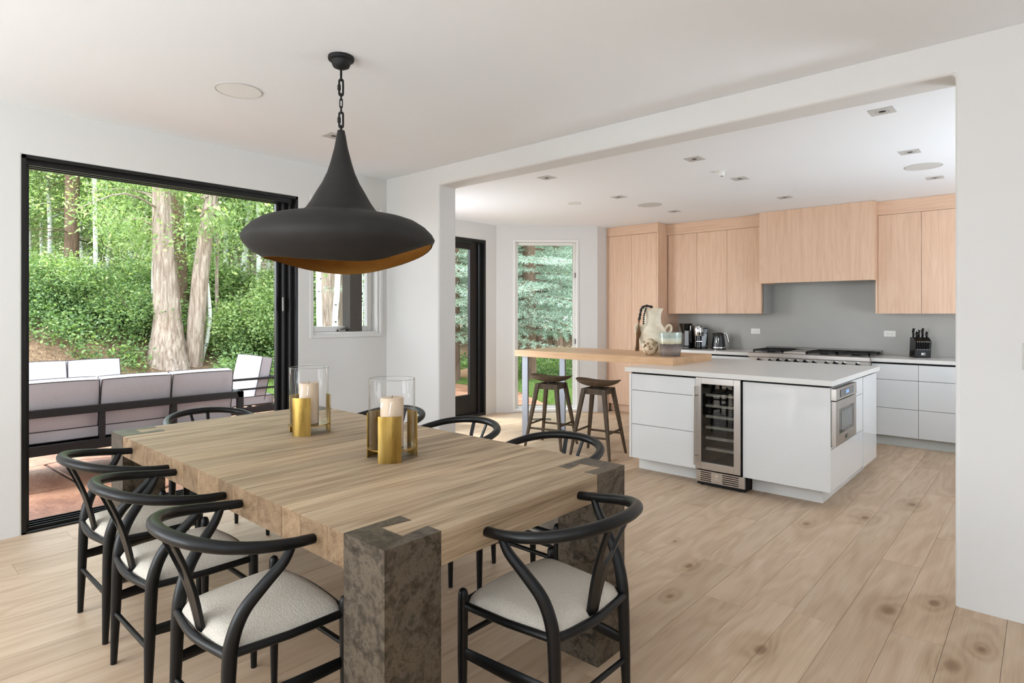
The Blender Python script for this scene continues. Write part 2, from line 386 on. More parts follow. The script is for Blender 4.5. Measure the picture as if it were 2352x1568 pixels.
        if bevel:
            md = o.modifiers.new('edge', 'BEVEL'); md.width = bevel; md.segments = seg; md.limit_method = 'ANGLE'; md.angle_limit = math.radians(angle)
            md.harden_normals = False
        if subsurf: md = o.modifiers.new('sub', 'SUBSURF'); md.levels = subsurf; md.render_levels = subsurf
        if label: o['label'] = label
        if kind: o['kind'] = kind
        return o

def tag(o, label, cat, group=None, kind=None):
    o['label'] = label; o['category'] = cat
    if group: o['group'] = group
    if kind: o['kind'] = kind
    return o
def thing(name, label, cat, loc=(0, 0, 0), rz=0, group=None):
    o = bpy.data.objects.new(name, None); COL.objects.link(o); o.location = loc; o.rotation_euler = (0, 0, rz); o.empty_display_size = .1
    return tag(o, label, cat, group)
KIDS = {}
def dup(root, loc, rz, label=None, group=None, scale=None):
    kids = [c for c in root.children]
    r = root.copy(); COL.objects.link(r); r.location = loc; r.rotation_euler = (0, 0, rz)
    if scale: r.scale = (scale, scale, scale)
    if label: r['label'] = label
    if group: r['group'] = group
    for ch in kids:
        c = ch.copy(); COL.objects.link(c); c.parent = r
        for g in list(ch.children):
            d = g.copy(); COL.objects.link(d); d.parent = c
    return r
def rounded(w_, h_, r, n=5):
    pts = []
    for cx, cy, a in ((w_ / 2 - r, h_ / 2 - r, 0), (-w_ / 2 + r, h_ / 2 - r, pi / 2), (-w_ / 2 + r, -h_ / 2 + r, pi), (w_ / 2 - r, -h_ / 2 + r, 1.5 * pi)):
        for k in range(n + 1): t = a + pi / 2 * k / n; pts.append((cx + r * math.cos(t), cy + r * math.sin(t)))
    return pts

def wall_grid(name, axis, at, thick, u0, u1, z0, z1, holes, mat, bevel=.012):
    """wall slab in plane axis=at (thickness goes to at+thick) with rectangular openings (u0,u1,z0,z1)"""
    us = sorted({u0, u1} | {h for H in holes for h in H[:2]}); zs = sorted({z0, z1} | {h for H in holes for h in H[2:]})
    bm = bmesh.new(); V = {}
    def P(u, z, t): return (at + t, u, z) if axis == 'x' else (u, at + t, z)
    def v(i, j):
        if (i, j) not in V: V[i, j] = bm.verts.new(P(us[i], zs[j], 0))
        return V[i, j]
    for i in range(len(us) - 1):
        for j in range(len(zs) - 1):
            cu, cz = (us[i] + us[i + 1]) / 2, (zs[j] + zs[j + 1]) / 2
            if any(h[0] < cu < h[1] and h[2] < cz < h[3] for h in holes): continue
            bm.faces.new((v(i, j), v(i + 1, j), v(i + 1, j + 1), v(i, j + 1)))
    g = bmesh.ops.extrude_face_region(bm, geom=list(bm.faces))
    d = Vector((thick, 0, 0)) if axis == 'x' else Vector((0, thick, 0))
    bmesh.ops.translate(bm, vec=d, verts=[x for x in g['geom'] if isinstance(x, bmesh.types.BMVert)])
    bmesh.ops.recalc_face_normals(bm, faces=bm.faces)
    bmesh.ops.dissolve_limit(bm, angle_limit=.01, verts=bm.verts, edges=bm.edges)
    me = bpy.data.meshes.new(name); bm.to_mesh(me); bm.free(); me.materials.append(mat)
    o = bpy.data.objects.new(name, me); COL.objects.link(o); o['kind'] = 'structure'
    if bevel:
        md = o.modifiers.new('edge', 'BEVEL'); md.width = bevel; md.segments = 3; md.limit_method = 'ANGLE'; md.angle_limit = math.radians(40)
    return o
def struct(b, name, mat, **k): return b.build(name, mat, kind='structure', **k)

XL, YD, YD2 = -4.755, 3.5, 3.71      # dining left wall, dividing wall faces
ZD, ZK = 2.672, 2.605                # dining and kitchen ceilings
XB, XC = -5.71, -4.70                # kitchen bay walls
XR, YS = 3.4, -3.5                   # room limits behind the camera
YK = 7.9

# ------------------------------------------------------------------ shell
wall_grid('wall_left', 'x', XL, -.2, YS - .2, YD2 - .02, -.06, ZD + .1, [(-2.9, -1.5, .2, 2.4), (.741, 2.585, .0, 2.375), (2.715, 3.425, 1.19, 2.39)], M['wall'])
wall_grid('wall_divide', 'y', YD, YD2 - YD, XL - .2, XR, -.06, ZD + .1, [(-3.997, -.322, -.061, 2.512)], M['wall'], .018)
o = wall_grid('wall_bay_corner', 'y', 0, -.2, .0, 1.42, -.06, ZK + .1, [(.27, 1.13, .05, 2.38)], M['wall'], 0)
o.location = (XL + .045, YD2, 0); o.rotation_euler = (0, 0, pi * .75); o.scale = (1, -1, 1)
wall_grid('wall_bay_door', 'x', XB, -.2, 4.70, 6.06, -.06, ZK + .1, [(4.87, 5.848, .0, 2.378)], M['wall'])
# 45 degree bay wall with its tall window, built flat and turned
o = wall_grid('wall_bay_window', 'y', 0, .2, .0, 1.43, -.06, ZK + .1, [(.267, 1.128, .045, 2.38)], M['wall'])
o.location = (XB, 6.05, 0); o.rotation_euler = (0, 0, pi / 4)
wall_grid('wall_bay_side', 'x', XC, -.2, 7.05, YK + .2, -.06, ZK + .1, [], M['wall'])
wall_grid('wall_back', 'y', YK, .2, XC - .2, 2.2, -.06, ZK + .1, [], M['wall'], 0)
wall_grid('wall_kitchen_right', 'x', 2.2, .2, YD2 - .1, YK + .2, -.06, ZK + .1, [], M['wall'])
wall_grid('wall_right', 'x', XR, .2, YS - .2, YD2, -.06, ZD + .1, [], M['wall'])
wall_grid('wall_front', 'y', YS, -.2, XL - .2, XR + .2, -.06, ZD + .1, [(-4.45, -2.35, .3, 2.5)], M['wall'])
struct(B().box(XL - .1, XR + .1, YS - .1, YD + .1, ZD, ZD + .12), 'ceiling', M['ceiling'])
struct(B().prism([(XB - .1, 4.65), (XL - .02, YD2 - .1), (2.3, YD2 - .1), (2.3, YK + .1), (XC - .1, YK + .1), (XC - .1, 7.15), (XB - .1, 6.15)], ZK, ZK + .12), 'ceiling', M['ceiling'])
# floor: sub-floor and the oak planks
fl = struct(B().prism([(XL - .1, YS), (XR, YS), (XR, YD2), (2.2, YD2), (2.2, YK), (XC, YK), (XC, 7.05), (XB - .02, 6.07), (XB - .02, 4.72), (XL - .1, YD2 + .06)], -.08, -.012), 'floor', M['void'])
def clip(poly, a, b, c):  # keep a*x+b*y<=c
    out = []
    for i in range(len(poly)):
        p, q = poly[i], poly[(i + 1) % len(poly)]; dp, dq = a * p[0] + b * p[1] - c, a * q[0] + b * q[1] - c
        if dp <= 0: out.append(p)
        if dp * dq < 0: t = dp / (dp - dq); out.append((p[0] + t * (q[0] - p[0]), p[1] + t * (q[1] - p[1])))
    return out
PW = .187; x = -.692 - PW * 27; rowi = 0; rest = B()
joints = {22: [], }
rr = random.Random(11)
while x < XR:
    x1 = x + PW; xm = (x + x1) / 2; y = YS - rr.uniform(0, 1.5) if xm > XL else YD2 - rr.uniform(0, 1.)
    near = xm < .35
    while y < YK:
        ln = rr.uniform(1.1, 2.2); y1 = y + ln
        a, b_ = max(y, YS if xm > XL else YD2 - .05), min(y1, YK if xm < 2.2 else YD2)
        if b_ - a > .03:
            poly = [(max(x, XB) + .0007, a + .0006), (x1 - .0007, a + .0006), (x1 - .0007, b_ - .0006), (max(x, XB) + .0007, b_ - .0006)]
            if xm < -4.4: poly = clip(poly, -1, 1, 11.755 if xm < XC else 99)
            if xm < -4.6 and poly: poly = clip(poly, -1, -1, 1.0 if min(p_[1] for p_ in poly) > 3.69 else 99)
            if len(poly) > 2:
                if near and b_ > .2: B().prism(poly, -.012, rr.uniform(-.0003, .0003)).build('floor_plank', M['floor'], fl)
                else: rest.prism(poly, -.012, 0)
        y = y1
    x = x1
rest.build('floor_planks', M['floor'], fl, kind='stuff')

# ------------------------------------------------------------------ sliding door (dining)
d1 = bpy.data.objects.new('door_1', None); COL.objects.link(d1); d1['kind'] = 'structure'; d1['label'] = 'wide black-framed sliding door, open to the patio'
ya, yb, zt = .741, 2.585, 2.375
B().box(XL - .2, XL - .003, ya, ya + .022, 0, zt).box(XL - .2, XL - .06, ya + .02, ya + .045, 0, zt).build('frame', M['blackframe'], d1)
hd = B().box(XL - .2, XL - .003, ya, yb, zt - .022, zt)
for k in range(3): hd.box(XL - .19 + k * .06, XL - .165 + k * .06, ya, yb, zt - .055, zt - .02)
hd.build('door_head', M['blackframe'], d1)
tr = B().box(XL - .22, XL - .003, ya, yb, -.01, .012)
for k in range(4): tr.box(XL - .2 + k * .05, XL - .19 + k * .05, ya, yb, .01, .03)
tr.build('door_track', M['blackframe'], d1)
B().box(XL - .2, XL - .003, yb - .02, yb, 0, zt).build('frame', M['blackframe'], d1)
for k in range(3):       # the folded stack of leaves at the jamb
    y0 = yb - .118 + k * .034
    B().box(XL - .19 + k * .05, XL - .15 + k * .05, y0 - .002, yb - .02, .03, zt - .03).build('door_stile', M['blackframe'], d1, bevel=.003)
for z in (2.13, 1.46):
    B().box(XL - .1, XL - .085, yb - .095, yb - .082, z - .06, z + .06).build('door_latch', M['steeld'], d1, bevel=.003)

# ------------------------------------------------------------------ dining casement window
w1 = bpy.data.objects.new('window_1', None); COL.objects.link(w1); w1['kind'] = 'structure'
def frame_x(b, x0, x1, y0, y1, z0, z1, t): b.box(x0, x1, y0, y0 + t, z0, z1); b.box(x0, x1, y1 - t, y1, z0, z1); b.box(x0, x1, y0 + t, y1 - t, z0, z0 + t); b.box(x0, x1, y0 + t, y1 - t, z1 - t, z1)
b = B(); frame_x(b, XL - .19, XL - .02, 2.717, 3.423, 1.192, 2.388, .022); b.build('window_frame', M['white'], w1, bevel=.003)
b = B(); frame_x(b, XL - .16, XL - .1, 2.739, 3.401, 1.214, 2.366, .05); b.build('window_sash', M['white'], w1, bevel=.006)
b = B(); frame_x(b, XL - .004, XL + .012, 2.69, 3.45, 1.165, 2.41, .03); b.build('window_trim', M['wall'], w1, bevel=.003)
B().box(XL - .135, XL - .129, 2.78, 3.36, 1.26, 2.32).build('window_pane', M['clear'], w1)
B().box(XL - .10, XL - .07, 3.02, 3.13, 1.214, 1.232).tube([(XL - .07, 3.04, 1.235), (XL - .05, 3.08, 1.25), (XL - .05, 3.12, 1.24)], .008).build('window_crank', M['steeld'], w1)

# ------------------------------------------------------------------ kitchen bay: black door and tall window
d2 = bpy.data.objects.new('door_2', None); COL.objects.link(d2); d2['kind'] = 'structure'; d2['label'] = 'black glazed door beside the bay window'
b = B(); frame_x(b, XB - .19, XB + .004, 4.872, 5.846, .0, 2.376, .035); b.build('door_frame', M['blackframe'], d2, bevel=.003)
b = B(); y0, y1, z0, z1 = 4.907, 5.735, .03, 2.335
b.box(XB - .12, XB - .07, y0, y0 + .115, z0, z1).box(XB - .12, XB - .07, y1 - .115, y1, z0, z1).box(XB - .12, XB - .07, y0 + .115, y1 - .115, z0, .29).box(XB - .12, XB - .07, y0 + .115, y1 - .115, 2.245, z1)
b.build('door_leaf', M['blackframe'], d2, bevel=.004)
B().box(XB - .12, XB - .08, 5.735, 5.79, .03, 2.335).build('door_stop', M['blackframe'], d2, bevel=.003)
B().box(XB - .098, XB - .092, 5.02, 5.62, .29, 2.246).build('door_pane', M['clear'], d2)
w2 = bpy.data.objects.new('window_2', None); COL.objects.link(w2); w2['kind'] = 'structure'; w2.location = (XB, 6.05, 0); w2.rotation_euler = (0, 0, pi / 4)
def frame_y(b, y0, y1, x0, x1, z0, z1, t): b.box(x0, x0 + t, y0, y1, z0, z1); b.box(x1 - t, x1, y0, y1, z0, z1); b.box(x0 + t, x1 - t, y0, y1, z0, z0 + t); b.box(x0 + t, x1 - t, y0, y1, z1 - t, z1)
b = B(); frame_y(b, -.012, .1, .235, 1.16, .015, 2.412, .034); b.build('window_trim', M['white'], w2, bevel=.004)
b = B(); frame_y(b, .06, .12, .269, 1.126, .047, 2.378, .04); b.build('window_sash', M['white'], w2, bevel=.006)
b = B(); frame_y(b, .07, .09, .30, 1.095, .085, 2.35, .012); b.build('window_gasket', plain('taupe_gasket', (142, 136, 122), .6), w2)
B().box(.30, 1.095, .078, .084, .085, 2.35).build('window_pane', M['clear'], w2)
for z in (1.92, .99): B().box(1.112, 1.128, .03, .055, z - .035, z + .035).build('window_hinge', M['steeld'], w2, bevel=.003)

# ------------------------------------------------------------------ dining table
T = thing('dining_table', 'large square-edged oak plank dining table with patinated steel corner legs', 'table', (-2.51, 1.555, 0))
TX, TY = -2.51, 1.555
X0, X1, Y0, Y1 = -3.717, -1.305, .954, 2.157; ZT0, ZT1 = .65, .752
def tloc(poly): return [(px - TX, py - TY) for px, py in poly]
seams = [-3.526, -3.402, -3.144, -2.972, -2.836, -2.708, -2.56, -2.354, -2.232, -2.032, -1.862, -1.743, -1.587, -1.497]
for a, b_ in zip(seams, seams[1:]):
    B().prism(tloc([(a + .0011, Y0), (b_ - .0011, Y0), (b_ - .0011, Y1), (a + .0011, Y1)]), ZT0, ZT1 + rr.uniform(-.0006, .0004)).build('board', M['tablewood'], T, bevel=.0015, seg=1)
def endboard(m):  # board between two legs with a dovetail at each end
    p = []
    f = lambda px, py: (px if m == 1 else (X0 + X1) - px, py)
    a, b_ = -1.497, X1
    y_in, y_out = Y0 + .198, Y0 + .098
    pts = [(a, y_in), (-1.441, y_in), (-1.457, y_out), (-1.353, y_out), (-1.366, y_in), (b_, y_in)]
    pts += [(b_, Y1 - .198), (-1.366, Y1 - .198), (-1.353, Y1 - .098), (-1.457, Y1 - .098), (-1.441, Y1 - .198), (a, Y1 - .198)]
    return tloc([f(*q) for q in pts])
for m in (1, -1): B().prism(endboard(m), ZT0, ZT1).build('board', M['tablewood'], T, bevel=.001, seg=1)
for m in (1, -1):
    for k in (1, -1):
        f = lambda px, py: ((px if m == 1 else (X0 + X1) - px), (py if k == 1 else (Y0 + Y1) - py))
        cap = [(-1.4975, Y0 - .001), (X1 + .001, Y0 - .001), (X1 + .001, Y0 + .1975), (-1.3665, Y0 + .1975), (-1.3535, Y0 + .0975), (-1.4565, Y0 + .0975), (-1.4405, Y0 + .1975), (-1.4975, Y0 + .1975)]
        b = B().prism(tloc([f(*q) for q in cap]), ZT0, ZT1 + .001)
        xs = sorted([f(-1.4975, 0)[0] - TX, f(X1 + .001, 0)[0] - TX]); ys = sorted([f(0, Y0 - .001)[1] - TY, f(0, Y0 + .1975)[1] - TY])
        b.box(xs[0], xs[1], ys[0], ys[1], 0, ZT0)
        b.build('leg', M['patina'], T)

# ------------------------------------------------------------------ wishbone chairs
def cat(pts, n=6):  # Catmull-Rom
    out = []; P = [Vector(p) for p in pts]; P = [P[0] * 2 - P[1]] + P + [P[-1] * 2 - P[-2]]
    for i in range(1, len(P) - 2):
        for k in range(n):
            t = k / n; a, b_, c, d = P[i - 1:i + 3]
            out.append(.5 * ((2 * b_) + (-a + c) * t + (2 * a - 5 * b_ + 4 * c - d) * t * t + (-a + 3 * b_ - 3 * c + d) * t ** 3))
    out.append(P[-2]); return out
def lin(vals, n=6):
    out = []
    for a, b_ in zip(vals, vals[1:]): out += [a + (b_ - a) * k / n for k in range(n)]
    return out + [vals[-1]]
def make_chair(label, loc, rz, group):
    t = thing('dining_chair', label, 'chair', loc, rz, group)
    # top rail / arms
    half = [(.249, .052, .699), (.254, -.02, .706), (.248, -.103, .718), (.217, -.185, .732), (.155, -.244, .744), (.078, -.275, .751)]
    pts = half + [(0, -.284, .753)] + [(-a, b_, c) for a, b_, c in half[::-1]]
    rads = [.0155, .0165, .0175, .0185, .019, .0195, .0195, .0195, .019, .0185, .0175, .0165, .0155]
    c = cat(pts); r = lin(rads)
    for s_ in (0, -1):  # rounded tips
        d = (c[0] - c[1]).normalized() if s_ == 0 else (c[-1] - c[-2]).normalized()
        e = c[0] if s_ == 0 else c[-1]; rr0 = .0155; add = [(e + d * .006, .0145), (e + d * .011, .0105), (e + d * .0135, .004)]
        if s_ == 0: c = [p for p, _ in add[::-1]] + c; r = [q for _, q in add[::-1]] + r
        else: c = c + [p for p, _ in add]; r = r + [q for _, q in add]
    B().tube(c, r, 14, flat=1.1).build('top_rail', M['chair'], t)
    for s_ in (1, -1):
        B().tube([(s_ * .236, .176, 0), (s_ * .236, .176, .25), (s_ * .235, .175, .44), (s_ * .235, .175, .465), (s_ * .235, .175, .476), (s_ * .235, .175, .481)], [.011, .0165, .0175, .0165, .012, .004], 14).build('leg', M['chair'], t)
        pl = [(s_ * .198, -.182, 0), (s_ * .195, -.176, .2), (s_ * .193, -.170, .38), (s_ * .196, -.162, .46), (s_ * .207, -.135, .535), (s_ * .228, -.085, .60), (s_ * .245, -.035, .655), (s_ * .251, -.008, .705)]
        B().tube(cat(pl, 5), lin([.0115, .0175, .0205, .0205, .0195, .0175, .0155, .0125], 5), 14).build('leg', M['chair'], t)
    # seat rails
    for s_ in (1, -1): B().tube([(s_ * .232, .165, .425), (s_ * .215, 0, .418), (s_ * .196, -.16, .42)], .0125, 10).build('seat_rail', M['chair'], t)
    B().tube(cat([(-.23, .176, .432), (0, .188, .437), (.23, .176, .432)]), .0125, 10).build('seat_rail', M['chair'], t)
    B().tube(cat([(-.19, -.172, .418), (0, -.192, .415), (.19, -.172, .418)]), .0145, 10).build('seat_rail', M['chair'], t)
    # stretchers
    for s_ in (1, -1): B().tube([(s_ * .236, .17, .272), (s_ * .216, 0, .262), (s_ * .196, -.17, .262)], [.019, .024, .019], 10, flat=.36, up=(0, 0, 1)).build('stretcher', M['chair'], t)
    B().tube([(-.23, .176, .325), (.23, .176, .325)], .0095, 10).build('stretcher', M['chair'], t)
    B().tube([(-.19, -.176, .20), (.19, -.176, .20)], .0095, 10).build('stretcher', M['chair'], t)
    # wishbone splat
    b = B(); zs = [.425 + .325 * k / 14 for k in range(15)]
    def yc(z): u = (z - .425) / .325; return -.176 - .104 * u + .014 * math.sin(pi * u)
    def xo(z): u = (z - .425) / .325; return .028 + .034 * u ** 1.25
    def xi(z): u = (z - .425) / .325; return 0 if u < .52 else (xo(z) - .018) * min(1, ((u - .52) / .1) ** .5)
    for s_ in (1, -1):
        loops = []
        for z in zs:
            y = yc(z); a, c_ = xi(z) * s_, xo(z) * s_
            loops.append([(a, y - .006, z), (c_, y - .006 + .004, z), (c_, y + .006 + .004, z), (a, y + .006, z)])
        b.loft(loops, smooth=False)
    b.build('back_splat', M['chair'], t, bevel=.0015, seg=1)
    # upholstered seat
    n, m_ = 18, 16; vs = []; fs = []
    def outline(v): return .242 - .042 * (1 - v) / 2 * 1.0 if True else 0
    for layer in (0, 1):
        for j in range(m_ + 1):
            v = -1 + 2 * j / m_
            for i in range(n + 1):
                u = -1 + 2 * i / n; W = .234 - .045 * (1 - v) / 2
                notch = .026 * (max(0, abs(u) - .8) / .2) * (max(0, abs(v) - .78) / .22)
                xx = u * (W - notch * .3) ; yy = .008 + v * (.181 + .012 * (1 - u * u) * (1 if v > 0 else .5)) * (1 - notch * 3.5)
                e = (1 - abs(u) ** 5) * (1 - abs(v) ** 5)
                z = .432 + .033 * e ** .35 + .006 * (1 - u * u) * (1 - v * v) - .006 * u * u if layer == 0 else .424
                vs.append((xx, yy, z))
    N_ = (n + 1) * (m_ + 1); id_ = lambda l, i, j: l * N_ + j * (n + 1) + i
    for l in (0, 1):
        for j in range(m_):
            for i in range(n): fs.append((id_(l, i, j), id_(l, i + 1, j), id_(l, i + 1, j + 1), id_(l, i, j + 1)))
    for i in range(n): fs.append((id_(0, i, 0), id_(0, i + 1, 0), id_(1, i + 1, 0), id_(1, i, 0))); fs.append((id_(0, i, m_), id_(0, i + 1, m_), id_(1, i + 1, m_), id_(1, i, m_)))
    for j in range(m_): fs.append((id_(0, 0, j), id_(0, 0, j + 1), id_(1, 0, j + 1), id_(1, 0, j))); fs.append((id_(0, n, j), id_(0, n, j + 1), id_(1, n, j + 1), id_(1, n, j)))
    B().add(vs, fs, 0, True).build('seat', M['seat'], t)
    return t
G = 'wishbone chairs round the dining table'
ch = make_chair('black wishbone chair at the table end nearest the kitchen island', (-1.252, 1.59, 0), pi / 2, G)
YC_ = .893
for xx, yy, rz, lb in [
    (-1.907, YC_, 0, 'black wishbone chair beside the near steel leg, first of the three in the row'),
    (-2.545, YC_, 0, 'black wishbone chair in the middle of the row along the long side'),
    (-3.135, YC_ + .02, 0, 'black wishbone chair of the row nearest the sliding door track'),
    (-1.80, 2.218, pi, 'black wishbone chair across the table, its back in front of the bar stools'),
    (-2.48, 2.22, pi, 'black wishbone chair across the table, its back before the white pillar'),
    (-3.13, 2.22, pi, 'black wishbone chair across the table, seen behind the larger candle holder'),
    (-3.80, 1.53, -pi / 2, 'black wishbone chair at the far table end, backed by the outdoor sofa')]:
    dup(ch, (xx, yy, 0), rz, lb, G)

# ------------------------------------------------------------------ hurricane candle holders
def holder(x, y, rz, label, label2):
    t = thing('candle_holder', label, 'candle holder', (x, y, ZT1), rz, 'brass hurricane candle holders')
    B().lathe([(.0, .046), (.104, .046), (.104, .051), (.0, .051)], seg=40).build('tray', M['brass'], t)
    for k in range(3):
        a = -pi / 2 + k * 2 * pi / 3; w_ = .46
        b = B(); n = 10; loops = []
        for i in range(n + 1):
            th = a - w_ + 2 * w_ * i / n
            loops.append([(r_ * math.cos(th), r_ * math.sin(th), z) for r_, z in ((.106, 0), (.1095, 0), (.1095, .196), (.106, .196))])
        b.loft(loops, smooth=False); b.build('panel', M['brass'], t)
    B().lathe([(.095, .052), (.0965, .12), (.0965, .25), (.0970, .342), (.0985, .345), (.1000, .342), (.0995, .25), (.0995, .12), (.098, .052)], seg=48).build('glass_cylinder', M['hurricane'], t)
    B().tube([(.0985 * math.cos(2 * pi * k / 48), .0985 * math.sin(2 * pi * k / 48), .345) for k in range(48)], .0011, 6, closed=True).build('glass_rim', M['glassrim'], t)
    c = thing('pillar_candle', label2, 'candle', (x, y, ZT1 + .052), 0, 'pillar candles in the hurricane holders')
    B().lathe([(0, 0), (.05, 0), (.05, .205), (.047, .211), (.02, .2085), (0, .2075)], seg=32, cap0=False).build('wax', M['candle'], c)
    B().tube([(0, 0, .206), (.001, 0, .214), (.003, 0, .219)], .0012, 6).build('wick', M['bead'], c)
holder(-2.128, 1.595, YAW + .1, 'larger-looking brass hurricane holder standing nearer the kitchen end of the table', 'cream pillar candle in the hurricane holder nearer the island')
holder(-2.905, 1.64, YAW - .05, 'brass hurricane holder standing nearer the sliding door', 'cream pillar candle in the hurricane holder nearer the patio')

# ------------------------------------------------------------------ pendant
LX, LY = -2.65, 1.672
P_ = thing('pendant_lamp', 'large black saucer-shaped pendant lamp with gold leaf inside, on a chain', 'pendant lamp', (LX, LY, 0))
B().lathe([(0, ZD - .062), (.02, ZD - .06), (.04, ZD - .05), (.046, ZD - .034), (.05, ZD - .022), (.062, ZD - .018), (.065, ZD - .008), (.063, ZD)], seg=36).build('ceiling_canopy', M['iron'], P_)
zc = ZD - .058; i = 0
links = [(.062, .019, .0032, 0), (.082, .020, .0052, 1), (.034, .012, .003, 0), (.046, .013, .003, 1), (.036, .012, .003, 0), (.078, .020, .0052, 1), (.05, .014, .0034, 0)]
for ln, wd, rd, q in links:
    pts = []
    for k in range(20):
        a = 2 * pi * k / 20; u = wd / 2 * math.cos(a); v = (ln - wd) / 2 * (1 if math.sin(a) > 0 else -1) * min(1, abs(math.sin(a)) * 3) + wd / 2 * math.sin(a)
        ang = YAW if q else YAW + pi / 2
        pts.append((u * math.cos(ang), u * math.sin(ang), zc - ln / 2 + v))
    b = B().tube(pts, rd, 8, closed=True)
    if q and ln > .06: b.lathe([(.0085, -.013), (.0085, .013)], c=(-.010 * math.cos(YAW), -.010 * math.sin(YAW), zc - ln / 2), seg=6, smooth=False)
    b.build('chain_link', M['iron'], P_); zc -= ln - 2 * rd - .001
prof = [(.016, 2.302), (.018, 2.30), (.034, 2.21), (.052, 2.14), (.068, 2.088), (.092, 2.035), (.12, 1.987), (.145, 1.942), (.172, 1.902), (.20, 1.883), (.235, 1.872), (.28, 1.865), (.33, 1.855), (.38, 1.838), (.425, 1.81), (.455, 1.778), (.466, 1.752)]
under = [(.458, 1.727), (.44, 1.703), (.415, 1.682), (.385, 1.663), (.35, 1.642), (.32, 1.622), (.30, 1.598)]
EXT = [.15, .72, 1.0, .92, .64, .70, .85, .80]
seg = 72; vs = []; nprof = len(prof); nu = 6
tiltaz = YAW + .12
def ring_pt(j, th):
    if j < nprof: r_, z = prof[j]
    else:
        f8 = ((th - YAW) % (2 * pi)) / (pi / 4); i8 = int(f8) % 8; f8 -= int(f8)   # hand-cut edge, uneven round the opening
        e0, e1, e2, e3 = EXT[i8 - 1], EXT[i8], EXT[(i8 + 1) % 8], EXT[(i8 + 2) % 8]
        ext = .5 * (2 * e1 + (e2 - e0) * f8 + (2 * e0 - 5 * e1 + 4 * e2 - e3) * f8 * f8 + (3 * e1 - 3 * e2 + e3 - e0) * f8 ** 3)
        u = (j - nprof + 1) / nu * ext * (len(under))
        A = [prof[-1]] + under; i0 = min(int(u), len(A) - 2); f_ = u - i0
        r_ = A[i0][0] * (1 - f_) + A[i0 + 1][0] * f_; z = A[i0][1] * (1 - f_) + A[i0 + 1][1] * f_
    r_ *= 1 + .004 * math.sin(5 * th + j) + .003 * math.sin(9 * th - j * .7)
    return r_, z
def shell(inset, flip):
    out = []
    for j in range(nprof + nu):
        for k in range(seg):
            th = 2 * pi * k / seg; r_, z = ring_pt(j, th); r_ = max(.004, r_ - inset)
            if j < nprof: z -= inset * .8
            out.append((r_ * math.cos(th), r_ * math.sin(th), z))
    return out
rows_ = nprof + nu; qf = []
for j in range(rows_ - 1):
    for k in range(seg): k2 = (k + 1) % seg; qf.append((j * seg + k, j * seg + k2, (j + 1) * seg + k2, (j + 1) * seg + k))
b = B().add(shell(0, 0), qf, 0, True)
b.add([(0, 0, 2.303)] + shell(0, 0)[:seg], [(0, 1 + k, 1 + (k + 1) % seg) for k in range(seg)], 0, True)
def build_open(b, name, mat, parent):
    me = bpy.data.meshes.new(name); me.from_pydata(b.v, [], b.f); me.materials.append(mat); me.polygons.foreach_set('use_smooth', [True] * len(b.f))
    o = bpy.data.objects.new(name, me); COL.objects.link(o); o.parent = parent; return o
build_open(b, 'lamp_shade', M['shade'], P_)
inn = B().add(shell(.005, 0), [f[::-1] for f in qf], 0, True)
o = build_open(inn, 'shade_lining', M['gold'], P_); o['label'] = 'gold leaf lining'
B().lathe([(.02, 1.98), (.022, 1.93), (.028, 1.90), (.028, 1.88)], seg=16).build('lamp_socket', M['iron'], P_)

# ------------------------------------------------------------------ ceiling fittings
def disc(name, x, y, z, r, label, cat_, grp, mat):
    t = thing(name, label, cat_, (x, y, z), 0, grp)
    B().lathe([(0, -.004), (r - .008, -.004), (r - .008, 0)], seg=48).build('grille', mat, t)
    B().lathe([(r - .006, 0), (r - .006, -.005), (r, -.004), (r, 0)], seg=48, cap0=False, cap1=False).build('rim', M['trimgrey'], t)
disc('ceiling_speaker', -3.486, 1.527, ZD, .128, 'round ceiling speaker above the dining table', 'speaker', 'ceiling speakers', plain('speaker_mesh_light', (236, 235, 233), .8, 0, .2, 400, .05))
disc('ceiling_speaker', -3.33, 6.05, ZK, .135, 'round grey ceiling speaker over the bar side of the kitchen', 'speaker', 'ceiling speakers', M['speaker'])
disc('ceiling_speaker', -.765, 5.99, ZK, .135, 'round grey ceiling speaker over the right-hand kitchen aisle', 'speaker', 'ceiling speakers', M['speaker'])
disc('smoke_detector', -3.91, 5.42, ZK, .07, 'small flat round detector on the kitchen ceiling near the bay', 'smoke detector', None, M['white'])
t = thing('ceiling_sensor', 'small white knob-shaped ceiling sensor between the downlights', 'sensor', (-2.08, 5.03, ZK))
B().lathe([(.0, -.045), (.018, -.045), (.025, -.035), (.026, -.008), (.04, -.004), (.04, 0)], seg=24).build('housing', M['white'], t)
B().lathe([(0, -.047), (.008, -.047), (.008, -.044)], seg=12).build('sensor_eye', M['void'], t)
